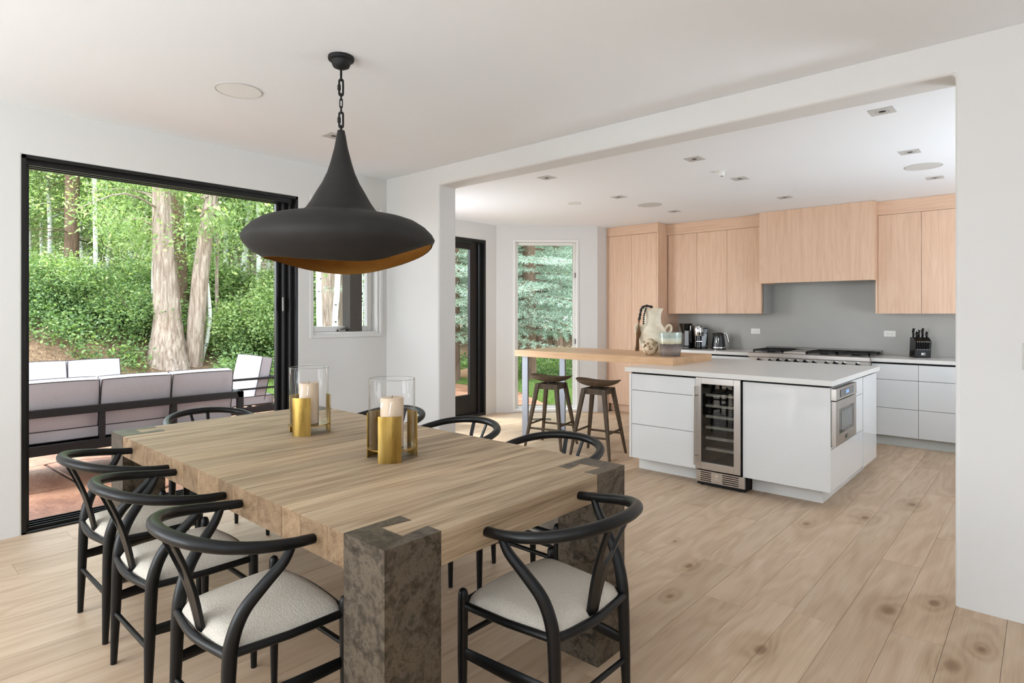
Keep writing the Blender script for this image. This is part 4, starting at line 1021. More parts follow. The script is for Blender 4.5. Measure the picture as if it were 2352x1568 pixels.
b.add(vs, [tuple(range(n)), tuple(range(2 * n - 1, n - 1, -1))] + [(i, (i + 1) % n, n + (i + 1) % n, n + i) for i in range(n)])
b.build('block', M['blackplastic'], t, bevel=.004)
B().box(-.018, .018, -.062, -.060, .028, .052).build('label_plate', M['outlet'], t)
B().box(.002, .012, -.0632, -.062, .032, .048).build('label_mark', M['void'], t)
ktag = lambda k, lb: thing('steak_knife', lb, 'knife', (0, 0, 0), 0, 'steak knives in the block')
rotk = Matrix.Rotation(YAW - .16, 4, 'Z')
names = ['first', 'second', 'third', 'fourth', 'fifth', 'sixth', 'seventh', 'eighth']
for k in range(8):
    xk = -.064 + k * .0165
    p0, p1 = rotk @ Vector((xk, -.0735, .088)), rotk @ Vector((xk, -.0835, .172))
    th = thing('steak_knife', 'steak knife in the block front, %s from the left wall side' % names[k], 'knife', Vector((-1.01, 7.70, CZ)) + p0, 0, 'steak knives in the block')
    v = p1 - p0
    B().tube([(0, 0, 0), v * .9], .0045, 8).build('handle', M['blackplastic'], th)
    B().ball(v * .97, .0055, 8, 6).ball((0, 0, 0), .0052, 8, 6).build('bolster', M['chrome'], th)
for nm, xk, yk, hh, lean, lb in [('chef_knife', -.066, .015, .115, -.3, 'black-handled knife standing tallest at the left of the block'), ('paring_knife', -.046, -.012, .08, -.1, 'short black-handled knife low beside the tallest handle'), ('kitchen_shears', -.026, .02, .085, -.15, 'round black handle in the block between two bolstered knives'),
                             ('carving_knife', -.006, .03, .095, -.2, 'black-handled knife with steel cap in the block middle'), ('bread_knife', .032, .03, .115, -.2, 'black-handled knife standing tall at the right of the block'), ('utility_knife', .052, -.012, .08, -.1, 'black-handled knife with steel bolster leaning at the block right')]:
    base = Vector((-1.01, 7.70, CZ)) + rotk @ Vector((xk, yk, .20))
    th = thing(nm, lb, 'knife', base, YAW - .16, 'knives in the block top')
    pts = cat([(0, 0, 0), (.0, -.012, hh * .35), (-.006, -.02, hh * .7), (-.002, -.03, hh)])
    B().tube(pts, lin([.008, .0085, .010, .0095]), 8, flat=1.3).build('handle', M['blackplastic'], th)
    if nm != 'kitchen_shears': B().ball(pts[-1], .011, 8, 6, sc=(1, 1, .6)).ball(pts[9], .0105, 8, 6, sc=(1, 1, .5)).build('bolster', M['chrome'], th)
for x_, lb in ((-2.813, 'white double outlet on the backsplash left of the range'), (-1.321, 'white double outlet on the backsplash right of the range')):
    t = thing('wall_outlet', lb, 'outlet', (x_, YK - .012, 1.153), 0, 'white wall outlets')
    B().box(-.058, .058, -.006, 0, -.034, .034).build('plate', M['outlet'], t, bevel=.002)
    b = B()
    for s_ in (-1, 1): b.box(s_ * .02 - .014, s_ * .02 + .014, -.008, -.005, -.017, .017)
    b.build('socket', M['outlet'], t)
    b = B()
    for s_ in (-1, 1): b.box(s_ * .02 - .006, s_ * .02 - .004, -.0085, -.0075, -.006, .006).box(s_ * .02 + .004, s_ * .02 + .006, -.0085, -.0075, -.006, .006)
    b.build('slots', M['void'], t)
# ================================================================== outdoors
def at(px, d, py=None):
    r_ = (px - 1176) / 1373.4; c_, s_ = math.cos(YAW), math.sin(YAW)
    return ((c_ * r_ - s_) * d, (s_ * r_ + c_) * d)
def sstep(a, b_, v): t = min(1, max(0, (v - a) / (b_ - a))); return t * t * (3 - 2 * t)
def ground(x, y):
    u = -x; k = 1 - sstep(9, 14, y)
    h = -.09 + sstep(13.2, 17.5, u) * 1.55 * k + max(0, u - 17) * .035 * k
    h += sstep(12.5, 22, y) * .55 + .04 * math.sin(x * 1.3 + y * .7) * sstep(10, 13, max(u, y))
    return h
nx, ny = 90, 90; xs_ = [-4.96 - (k / nx) ** 1.5 * 55 for k in range(nx + 1)]; ys_ = [-22 + 75 * k / ny for k in range(ny + 1)]
vs = [(x, y, ground(x, y) - (.0 if not (x > -9.8 and y < 8.6) else .03)) for y in ys_ for x in xs_]
fs = [(j * (nx + 1) + i, j * (nx + 1) + i + 1, (j + 1) * (nx + 1) + i + 1, (j + 1) * (nx + 1) + i) for j in range(ny) for i in range(nx)]
# keep the ground outside the kitchen bay
fs = [f for f in fs if not (sum(vs[i][0] for i in f) / 4 > -6.0 and 3.3 < sum(vs[i][1] for i in f) / 4 < 9)]
g = B().add(vs, fs, 0, True)
o = build_open(g, 'ground', M['soil'], None); o['kind'] = 'structure'
g2 = B().add([(-6.3, 3.0, -.1), (-4.0, 3.0, -.1), (-4.0, 14, -.1), (-6.3, 14, -.1)], [(0, 1, 2, 3)])
o = build_open(g2, 'ground', M['soil'], None); o['kind'] = 'structure'

g3 = B().add([(-4.9, -30, -.12), (30, -30, -.12), (30, -3.72, -.12), (-4.9, -3.72, -.12)], [(0, 1, 2, 3)])
o = build_open(g3, 'ground', M['lawn'], None); o['kind'] = 'structure'

# flagstone patio
PZ = -.05
pat = struct(B().prism([(-9.7, -6), (XL - .2, -6), (XL - .2, 3.55), (XB - .2, 4.6), (XB - .2, 7.2), (-5.75, 7.35), (-7.4, 8.4), (-9.7, 8.3)], -.12, PZ - .016), 'patio', M['grout'])
rs = random.Random(21); seeds = []
yy = -5.6
while yy < 9:
    xx = -10.2 + rs.uniform(0, .6)
    while xx < -4.4: seeds.append((xx + rs.uniform(-.36, .36), yy + rs.uniform(-.34, .34))); xx += 1.15
    yy += .92
for i, (sx0, sy0) in enumerate(seeds):
    poly = [(sx0 - 1.6, sy0 - 1.6), (sx0 + 1.6, sy0 - 1.6), (sx0 + 1.6, sy0 + 1.6), (sx0 - 1.6, sy0 + 1.6)]
    for j, (tx0, ty0) in enumerate(seeds):
        if i != j and abs(tx0 - sx0) < 3 and abs(ty0 - sy0) < 3:
            a, b_ = tx0 - sx0, ty0 - sy0; l = math.hypot(a, b_)
            poly = clip(poly, a / l, b_ / l, (a * (sx0 + tx0) / 2 + b_ * (sy0 + ty0) / 2) / l - .014)
            if len(poly) < 3: break
    if len(poly) < 3: continue
    for a, b_, c_ in ((1, 0, XL - .21), (-1, 0, 9.68), (0, 1, 8.35)): poly = clip(poly, a, b_, c_)
    poly = clip(poly, 1.05, 1.65, 1.05 * -5.8 + 1.65 * 7.35) if len(poly) > 2 else poly
    if len(poly) > 2 and sy0 > 3.0: poly = clip(poly, 1, 0, XB - .21) if sy0 > 4.9 else clip(poly, 1, 1, -1.5)
    if len(poly) < 3 or abs(sum(poly[k][0] * poly[(k + 1) % len(poly)][1] - poly[(k + 1) % len(poly)][0] * poly[k][1] for k in range(len(poly)))) < .06: continue
    B().prism(poly, PZ - .03, PZ + rs.uniform(-.004, .004)).build('paving_stone', M['flag'], pat, bevel=.006, seg=1)

# ---- patio seating
def cushion(w_, h_, t_, name, parent, loc, rot, n=12):
    """soft box cushion w (local x) x h (local z) x t (local y) with piping"""
    vs = []; m_ = 8
    for s_ in (-1, 1):
        for j in range(m_ + 1):
            for i in range(n + 1):
                u, v = -1 + 2 * i / n, -1 + 2 * j / m_
                e = (1 - u ** 6) * (1 - v ** 6)
                vs.append((u * w_ / 2 * (1 - .015 * v * v), s_ * t_ / 2 * (.72 + .28 * e ** .5 + .1 * (1 - u * u) * (1 - v * v)), v * h_ / 2 * (1 - .02 * u * u)))
    N_ = (n + 1) * (m_ + 1); fs = []; idf = lambda l, i, j: l * N_ + j * (n + 1) + i
    for l in (0, 1):
        for j in range(m_):
            for i in range(n): q = (idf(l, i, j), idf(l, i + 1, j), idf(l, i + 1, j + 1), idf(l, i, j + 1)); fs.append(q if l == 0 else q[::-1])
    ring = [(i, 0) for i in range(n)] + [(n, j) for j in range(m_)] + [(i, m_) for i in range(n, 0, -1)] + [(0, j) for j in range(m_, 0, -1)]
    for k in range(len(ring)):
        a, b_ = ring[k], ring[(k + 1) % len(ring)]; fs.append((idf(0, *b_), idf(0, *a), idf(1, *a), idf(1, *b_)))
    o = B().add(vs, fs, 0, True).build(name, M['cushion'], parent)
    o.location = loc; o.rotation_euler = rot
    for l in (0, 1): B().tube([vs[idf(l, *q)] for q in ring], .0045, 5, closed=True).build('piping', M['piping'], o)
    return o
def sofa(name, label, x, y, rz, seats, sw, grp=None, cat_='sofa', back_h=.62):
    """local: width along x, faces -y (seat towards -y), back frame plane at y=0, floor z=0"""
    t = thing(name, label, cat_, (x, y, PZ), rz, grp); W = seats * sw + .14; h = W / 2; D = .82
    B().box(-h, h, -.05, 0, back_h - .065, back_h).build('back_rail', M['furni'], t, bevel=.004)
    B().box(-h, h, -.05, 0, .25, .33).build('seat_rail', M['furni'], t, bevel=.004); B().box(-h, h, -D, -D + .05, .25, .33).build('seat_rail', M['furni'], t, bevel=.004)
    B().box(-h + .05, h - .05, -D + .05, -.05, .27, .31).build('seat_deck', M['furni'], t)
    for s_ in (-1, 1):
        B().box(s_ * h - (.06 if s_ > 0 else 0), s_ * h + (.06 if s_ < 0 else 0), -.05, 0, 0, back_h).build('leg', M['furni'], t, bevel=.004)
        B().box(s_ * h - (.06 if s_ > 0 else 0), s_ * h + (.06 if s_ < 0 else 0), -D, -D + .05, 0, back_h).build('leg', M['furni'], t, bevel=.004)
        B().box(s_ * h - (.07 if s_ > 0 else 0), s_ * h + (.07 if s_ < 0 else 0), -D, 0, back_h - .035, back_h).build('armrest', M['furni'], t, bevel=.004)
        B().box(s_ * h - (.05 if s_ > 0 else 0), s_ * h + (.05 if s_ < 0 else 0), -D, -.05, .25, .33).build('side_rail', M['furni'], t, bevel=.004)
    for k in range(1, seats): B().box(-h + .07 + k * sw - .02, -h + .07 + k * sw + .02, -.045, -.005, .33, back_h - .06).build('back_post', M['furni'], t)
    for k in range(seats):
        cx_ = -h + .07 + (k + .5) * sw
        cushion(sw - .01, .47, .17, 'back_cushion', t, (cx_, -.17, .625), (math.radians(-9), 0, rs.uniform(-.015, .015)))
        cushion(sw - .01, .70, .13, 'seat_cushion', t, (cx_, -.46, .385), (pi / 2, 0, 0))
    return t
# sofa with its back to the room: local -y must point to world -X
sofa('outdoor_sofa', 'dark-framed outdoor sofa with three grey back cushions, its back to the sliding door', -6.2, 1.819, -pi / 2, 3, .585, 'patio sofas', back_h=.63)
sofa('outdoor_sofa', 'dark-framed outdoor sofa across the patio facing the house, seen over the nearer sofa', -9.02, 1.52, pi / 2, 3, .56, 'patio sofas', back_h=.63)
t = thing('outdoor_armchair', 'dark-framed patio armchair with one upright pale cushion, side-on before the bank', 'armchair', (-7.1, 3.42, PZ), 0)
W, D = .38, .72
for s_ in (-1, 1):
    a, b_ = (s_ * W - (.045 if s_ > 0 else 0), s_ * W + (.045 if s_ < 0 else 0))
    B().box(a, b_, -.045, 0, 0, .70).build('leg', M['furni'], t, bevel=.003); B().box(a, b_, -D, -D + .045, 0, .68).build('leg', M['furni'], t, bevel=.003)
    B().box(a, b_, -D, 0, .675, .70).build('armrest', M['furni'], t, bevel=.003); B().box(a + .01, b_ - .01, -D, 0, .565, .585).build('side_bar', M['furni'], t)
    B().box(a, b_, -D, 0, .30, .37).build('side_rail', M['furni'], t, bevel=.003)
B().box(-W, W, -.045, 0, .30, .37).build('seat_rail', M['furni'], t); B().box(-W, W, -D, -D + .045, .30, .37).build('seat_rail', M['furni'], t); B().box(-W, W, -.04, -.01, .66, .70).build('back_rail', M['furni'], t)
cushion(.66, .50, .17, 'back_cushion', t, (0, -.17, .68), (math.radians(-12), 0, 0)); cushion(.66, .64, .13, 'seat_cushion', t, (0, -.36, .435), (pi / 2, 0, 0))

# porch post outside the casement window
px_, py_ = at(809, 5.6)
t = thing('porch_post', 'dark square porch post standing outside the casement window', 'post', (px_, py_, 0))
B().box(-.065, .065, -.065, .065, PZ, 2.75).build('shaft', M['post'], t, bevel=.004); B().box(-.085, .085, -.085, .085, PZ, .12).build('base', M['post'], t, bevel=.004)
B().box(-.07, XL - .215 - px_, -.07, .07, 2.75, 2.93).build('beam', M['post'], t, bevel=.004)

struct(B().prism([(-6.8, -4.2), (XL - .1, -4.2), (XL - .1, 3.45), (-6.8, 3.45)], 2.94, 3.1), 'patio_shade_roof', M['post'])  # unseen roof slab, added to shade the patio near the door
# ---- foliage meshes
rng = np.random.default_rng(5)
def leaves(name, centers, n, spread, size, mat, aspect=.55, droop=0., parent=None, kind='stuff', cup=.15, zmin=None):
    c = np.asarray(centers, float); idx = rng.integers(0, len(c), n)
    p = c[idx] + rng.normal(0, 1, (n, 3)) * spread
    if zmin is not None: p[:, 2] = np.maximum(p[:, 2], zmin + rng.random(n) * .15)
    a = rng.normal(0, 1, (n, 3)); a[:, 2] = a[:, 2] * .6 - droop; a /= np.linalg.norm(a, axis=1, keepdims=True)
    b_ = rng.normal(0, 1, (n, 3)); b_ -= a * (a * b_).sum(1, keepdims=True); b_ /= np.linalg.norm(b_, axis=1, keepdims=True)
    s_ = size * (.6 + .8 * rng.random((n, 1)))
    v = np.empty((n, 4, 3)); nrm = np.cross(a, b_)
    v[:, 0] = p - a * s_ * .5; v[:, 1] = p + b_ * s_ * aspect * .5 + nrm * s_ * cup; v[:, 2] = p + a * s_ * .5; v[:, 3] = p - b_ * s_ * aspect * .5 + nrm * s_ * cup
    me = bpy.data.meshes.new(name); me.vertices.add(n * 4); me.vertices.foreach_set('co', v.reshape(-1))
    me.loops.add(n * 4); me.loops.foreach_set('vertex_index', np.arange(n * 4)); me.polygons.add(n)
    me.polygons.foreach_set('loop_start', np.arange(0, n * 4, 4)); me.update(calc_edges=True); me.materials.append(mat)
    o = bpy.data.objects.new(name, me); COL.objects.link(o)
    if parent: o.parent = parent
    if kind: o['kind'] = kind
    return o
def blob(n, rx, ry, z0, z1, k=.5):
    p = rng.normal(0, 1, (n, 3)); p /= np.linalg.norm(p, axis=1, keepdims=True); p *= rng.random((n, 1)) ** k
    p[:, 0] *= rx; p[:, 1] *= ry; p[:, 2] = (z0 + z1) / 2 + p[:, 2] * (z1 - z0) / 2; return p
def trunk(pts, rad, mat, parent, name='trunk', seg=14, n=5, rough=0.):
    c = cat(pts, n); r_ = lin(rad, n)
    b = B().tube(c, r_, seg)
    if rough:
        rk = random.Random(int(rad[0] * 1e4)); ph = [rk.uniform(-1, 1) for _ in range(seg)]
        k = 0
        for i in range(len(c)):
            for j in range(seg):
                q = Vector(b.v[k]); dv = q - Vector(c[i]); b.v[k] = tuple(Vector(c[i]) + dv * (1 + rough * (ph[j] + .4 * rk.uniform(-1, 1)))); k += 1
    return b.build(name, mat, parent)

# broadleaf prototypes
def proto_tree(name, label, grp, x, y, h, crown, nl, mat, tr, lsize=.085, z0=.3, k=.6, bare=False):
    t = thing(name, label, 'tree', (x, y, ground(x, y)), 0, grp)
    lean = rs.uniform(-.25, .25)
    trunk([(0, 0, -.2), (lean * .2, .05, h * .3), (lean * .7, -.05, h * .65), (lean, 0, h)], [.075, .06, .045, .015], tr, t, seg=10)
    for q in range(5):
        z = h * (.35 + .12 * q); a = rs.uniform(0, 2 * pi); e = crown * .8
        trunk([(lean * z / h, 0, z), (lean * z / h + math.cos(a) * e * .5, math.sin(a) * e * .5, z + .35), (lean * z / h + math.cos(a) * e, math.sin(a) * e, z + .5)], [.02, .013, .005], tr, t, 'branch', 6, 3)
    leaves('foliage', blob(int(nl / 45), crown, crown, h * z0, h * 1.05, k), nl, .17, lsize, mat, parent=t)
    return t
def place(proto, pos_list, label, grp, names=None):
    for i, (x, y, rz, sc) in enumerate(pos_list):
        r_ = dup(proto, (x, y, ground(x, y)), rz, label, grp, sc)

GT = 'thin broadleaf trees crowding the wood beyond the patio'
lab_t = 'slender leafy tree in the dense green wood beyond the patio'
p1 = proto_tree('aspen_tree', lab_t, GT, *at(110, 18), 7.5, 1.5, 6800, M['leaf'], M['aspen'])
p2 = proto_tree('aspen_tree', lab_t, GT, *at(560, 19), 6.5, 1.6, 6800, M['leaf'], M['aspen'], .095, .15)
GS = 'leafy bushes on the bank beyond the patio'
lab_s = 'green leafy bush on the wooded bank beyond the patio'
def shrub(name, label, x, y, r_, h, nl, mat, ls=.075):
    t = thing(name, label, 'bush', (x, y, ground(x, y)), 0, GS)
    for q in range(7):
        a = q * .9 + rs.uniform(-.3, .3); e = r_ * rs.uniform(.4, .85)
        trunk([(0, 0, -.1), (math.cos(a) * e * .4, math.sin(a) * e * .4, h * .5), (math.cos(a) * e, math.sin(a) * e, h * .95)], [.016, .011, .004], M['barkd'], t, 'stem', 5, 3)
    leaves('foliage', blob(int(nl / 35), r_, r_, .05, h, .6), nl, .13, ls, mat, parent=t, zmin=.0)
    return t
b1 = shrub('bush', lab_s, *at(90, 15.2), 1.0, 1.35, 4200, M['leafd'])
b2 = shrub('bush', lab_s, *at(640, 15.6), 1.1, 1.7, 5200, M['leaf'], .085)
L1, L2 = [], []
for i in range(60):
    px = rs.uniform(-40, 900); d = rs.uniform(13.6, 19.5)
    if 330 < px < 520 and d < 15.6: d += 2
    x, y = at(px, d); (L1 if i % 2 else L2).append((x, y, rs.uniform(0, 6.3), rs.uniform(.6, 1.05)))
for px, d in ((-30, 13.4), (20, 13.8), (60, 13.5), (100, 13.9), (140, 13.6), (190, 13.9), (240, 13.7), (300, 14), (0, 14.6), (80, 14.7), (160, 14.8)): x, y = at(px, d); L1.append((x, y, px * .1, rs.uniform(.6, .85)))
for i in range(14): x, y = at(rs.uniform(-650, -60), rs.uniform(14, 19)); L1.append((x, y, i * .9, rs.uniform(.7, 1.05)))
place(b1, L1, lab_s, GS); place(b2, L2, lab_s, GS)
L1, L2 = [], []
for px, d in [(20, 17), (190, 20.5), (250, 20.5), (300, 20), (330, 18), (420, 17.5), (450, 20), (515, 18), (590, 17), (640, 20), (690, 18), (760, 19), (830, 18), (880, 20), (70, 21), (200, 22), (370, 22), (540, 22.5), (620, 23), (0, 20), (100, 21), (500, 19)]:
    x, y = at(px, d); (L1 if rs.random() < .5 else L2).append((x, y, rs.uniform(0, 6.3), rs.uniform(.85, 1.15)))
for i in range(9): x, y = at(-620 + i * 62, rs.uniform(17, 23)); L1.append((x, y, i * 1.3, rs.uniform(.85, 1.1)))
place(p1, L1, lab_t, GT); place(p2, L2, lab_t, GT)
# the denser wood further back
GF = 'trees of the far wood'
p3 = proto_tree('woodland_tree', 'tall green tree of the far wood seen through the nearer trunks', GF, *at(60, 27), 11, 2.6, 16000, M['leaf'], M['barkd'], .15, .05, .7)
LL = []
for i in range(33):
    px = -720 + i * 72 + rs.uniform(-20, 20); d = rs.uniform(25, 36)
    if px > 560 and px < 700 and d < 31: d = 33
    x, y = at(px, d); LL.append((x, y, rs.uniform(0, 6.3), rs.uniform(.7, 1.0)))
place(p3, LL, 'tall green tree of the far wood seen through the nearer trunks', GF)

# low plants covering the bank and the edge of the lawn
def scatter(n, pxr, dr, dz=(0, .35)):
    out = []
    for _ in range(n):
        q_, d_ = rng.uniform(*pxr), rng.uniform(*dr)
        if 325 < q_ < 505 and d_ < 13.9: continue
        x, y = at(q_, d_); out.append((x, y, ground(x, y) + rng.uniform(*dz)))
    return np.array(out)
tag(leaves('undergrowth', scatter(2600, (-120, 960), (12.3, 19.5), (0, .45)), 85000, .13, .08, M['leafd'], kind='stuff'), 'low leafy plants covering the earth bank behind the patio', 'undergrowth', kind='stuff')
tag(leaves('ground_cover', scatter(500, (980, 1420), (13.5, 17.5), (0, .12)), 16000, .14, .075, M['leafd'], kind='stuff'), 'low green ground cover at the back of the lawn outside the bay window', 'ground cover', kind='stuff')
def blades(n, sampler):
    pts = np.array([sampler() for _ in range(n)]); a = rng.uniform(0, 2 * pi, n); h_ = rng.uniform(.04, .10, n); w_ = .006
    v = np.empty((n, 3, 3)); v[:, 0] = pts; v[:, 1] = pts; v[:, 2] = pts
    v[:, 0, 0] += np.cos(a) * w_; v[:, 0, 1] += np.sin(a) * w_; v[:, 1, 0] -= np.cos(a) * w_; v[:, 1, 1] -= np.sin(a) * w_
    v[:, 2, 2] += h_; v[:, 2, 0] += rng.normal(0, .025, n); v[:, 2, 1] += rng.normal(0, .025, n)
    me = bpy.data.meshes.new('grass'); me.vertices.add(n * 3); me.vertices.foreach_set('co', v.reshape(-1)); me.loops.add(n * 3); me.loops.foreach_set('vertex_index', np.arange(n * 3)); me.polygons.add(n)
    me.polygons.foreach_set('loop_start', np.arange(0, n * 3, 3)); me.update(calc_edges=True); me.materials.append(M['grass'])
    o = bpy.data.objects.new('grass', me); COL.objects.link(o); return o
def samp_bay():
    while True:
        x, y = at(rng.uniform(990, 1420), rng.uniform(8.8, 14.2))
        if 1.05 * x + 1.65 * y > 1.05 * -5.8 + 1.65 * 7.35 + .05 or y > 8.4: return (x, y, ground(x, y))
def samp_side():
    while True:
        x, y = at(rng.uniform(-60, 990), rng.uniform(9., 14.6))
        if -12.6 < x < -9.75: return (x, y, ground(x, y))
tag(blades(60000, samp_bay), 'short green lawn outside the bay window', 'grass', kind='stuff'); tag(blades(30000, samp_side), 'strip of green lawn between patio and wooded bank', 'grass', kind='stuff')
lawn = B()
lawn_p = [(-13.4, -8), (-9.71, -8), (-9.71, 8.31), (-7.4, 8.42), (-5.6, 7.25), (-4.0, 7.3), (-4.0, 12.6), (-13.4, 12.6)]
struct(lawn.prism(lawn_p, -.12, -.068), 'lawn', M['lawn'])

# ---- the notable trunks seen through the sliding door
def big(name, label, px0, d, pts, rad, mat, rough=.05, seg=20, cat_='tree', extra=None):
    x, y = at(px0, d); t = thing(name, label, cat_, (x, y, ground(x, y)), 0)
    c_, s_ = math.cos(YAW), math.sin(YAW); z0 = ground(x, y)
    # pts are (offset across the view in m, offset in depth in m, height)
    P3 = [(c_ * a - s_ * b_, s_ * a + c_ * b_, z) for a, b_, z in pts]
    trunk(P3, rad, mat, t, seg=seg, n=6, rough=rough); return t, P3
bt1, pb = big('cottonwood_tree', 'thickest pale rough-barked trunk flaring at its foot behind the patio sofas', 385, 13.4, [(0.02, 0, -.3), (0, 0, .15), (-.03, .05, .9), (-.05, 0, 1.8), (-.10, 0, 2.8), (-.2, .1, 4.5), (-.22, 0, 7), (-.2, 0, 9)], [.52, .39, .28, .25, .215, .18, .15, .1], M['bark'], .07, 26)
bt2, pb2 = big('cottonwood_tree', 'second rough-barked trunk leaning away to the right beside the thickest one', 447, 13.7, [(-.03, 0, -.3), (0, 0, .2), (.06, 0, 1.1), (.16, 0, 2.2), (.32, 0, 3.4), (.46, 0, 4.6), (.6, 0, 8)], [.22, .2, .19, .175, .15, .13, .07], M['bark'], .06, 20)
bt3, _ = big('cottonwood_tree', 'darker trunk half hidden behind the thickest pale one', 415, 15.5, [(-.02, 0, -.3), (-.05, 0, 1.5), (-.12, 0, 3), (-.2, 0, 6), (-.2, 0, 9)], [.2, .18, .16, .13, .06], M['barkd'], .05)
for t_, off, sc in ((bt1, 0, 1), (bt2, 1, 1)):
    cc = []
    for q in range(16):
        a = rs.uniform(0, 2 * pi); z = rs.uniform(2.6, 6.5); e = rs.uniform(.8, 2.2)
        st_ = (-.15 if off == 0 else .35, 0, z); en = (st_[0] + math.cos(a) * e, math.sin(a) * e, z + rs.uniform(-.5, .3))
        trunk([st_, ((st_[0] + en[0]) / 2, en[1] / 2, z + .25), en], [.03, .018, .006], M['bark'], t_, 'branch', 6, 3)
        for k in range(12): f_ = rs.uniform(.3, 1.1); cc.append((st_[0] + (en[0] - st_[0]) * f_, en[1] * f_, z + (en[2] - z) * f_ - rs.uniform(0, .4)))
    leaves('foliage', cc, 7500, .16, .12, M['leaf'], .22, .9, parent=t_)
for nm, lb, px, d, pts, rad, mt in [
    ('spruce_tree', 'dark spruce trunk with thin drooping twigs, tallest at the left of the door view', 165, 17, [(0, 0, -.3), (0, 0, 2), (.03, 0, 5), (.1, 0, 9)], [.2, .18, .17, .1], 'barkd'),
    ('aspen_tree', 'straight thin white aspen beside the dark spruce trunk', 217, 16.2, [(.02, 0, -.2), (.03, 0, 1.5), (0, 0, 4), (0, 0, 8)], [.055, .055, .055, .03], 'aspen'),
    ('aspen_tree', 'faint thin white aspen between the dark trunks', 303, 19, [(0, 0, -.2), (.02, 0, 3), (.05, 0, 8)], [.06, .055, .03], 'aspen'),
    ('aspen_tree', 'crooked white aspen stem bending beside the leaning trunk', 465, 13.9, [(-.03, 0, -.2), (0, 0, .1), (.12, 0, .55), (.17, 0, 1.1), (.10, 0, 1.9), (.06, 0, 2.8), (.1, 0, 5)], [.06, .055, .05, .045, .043, .04, .02], 'aspen'),
    ('aspen_tree', 'grey-green aspen stem standing close left of the thickest trunk', 350, 14.3, [(0, 0, -.2), (.03, 0, 1.2), (.05, 0, 3), (.05, 0, 6)], [.055, .05, .04, .02], 'aspen'),
    ('spruce_tree', 'dark mid-distance trunk rising left of the thickest pale one', 335, 20, [(0, 0, -.2), (0, 0, 3), (0, 0, 8)], [.13, .12, .1], 'barkd'),
    ('aspen_tree', 'forked grey aspen in front of the beige neighbouring house', 560, 18, [(-.05, 0, -.2), (0, 0, 1.2), (.15, 0, 3), (.3, 0, 6)], [.1, .09, .07, .05], 'aspen'),
    ('aspen_tree', 'thin brown-grey stem rising behind the patio armchair', 500, 15, [(0, 0, -.2), (-.02, 0, 1.5), (.02, 0, 3), (0, 0, 5)], [.045, .04, .035, .02], 'bark'),
    ('aspen_tree', 'white aspen at the left edge of the casement window', 733, 10.5, [(0, 0, -.2), (.01, 0, 1), (-.01, 0, 2.2), (0, 0, 5)], [.055, .05, .048, .03], 'aspen'),
    ('aspen_tree', 'curved white aspen in the middle of the casement window', 772, 10.2, [(.06, 0, -.2), (.03, 0, .5), (-.02, 0, 1.3), (.03, 0, 2.2), (.05, 0, 4.5)], [.055, .052, .048, .045, .03], 'aspen'),
    ('cottonwood_tree', 'broad grey trunk behind the aspens in the casement window', 765, 12.6, [(0.05, 0, -.2), (0, 0, 1), (-.05, 0, 2.4), (-.1, 0, 6)], [.3, .27, .25, .2], 'bark'),
    ('aspen_tree', 'pinkish white aspen right of the porch post in the casement window', 829, 11, [(0, 0, -.2), (0, 0, 1.2), (-.01, 0, 2.4), (0, 0, 5)], [.042, .04, .04, .03], 'aspen')]:
    t_, P3 = big(nm, lb, px, d, pts, rad, M[mt], .03, 12)
    if nm == 'spruce_tree' and px == 165:
        cc = []
        for q in range(30):
            a = rs.uniform(0, 2 * pi); z = rs.uniform(1.5, 7); e = rs.uniform(.8, 1.7)
            trunk([(0, 0, z), (math.cos(a) * e * .5, math.sin(a) * e * .5, z - .05), (math.cos(a) * e, math.sin(a) * e, z - .35)], [.018, .012, .004], M['barkd'], t_, 'branch', 5, 3)
            for k in range(10): f_ = rs.uniform(.2, 1.05); cc.append((math.cos(a) * e * f_, math.sin(a) * e * f_, z - .35 * f_ * f_ - .08))
        leaves('needles', cc, 9000, .10, .09, M['needled'], .12, .6, parent=t_)
    elif mt == 'aspen' and d > 10.3:
        leaves('foliage', [(P3[-1][0] + rs.gauss(0, .8), P3[-1][1] + rs.gauss(0, .8), rs.uniform(2.2, 6)) for _ in range(40)], 1800, .2, .085, M['leaf'], parent=t_)

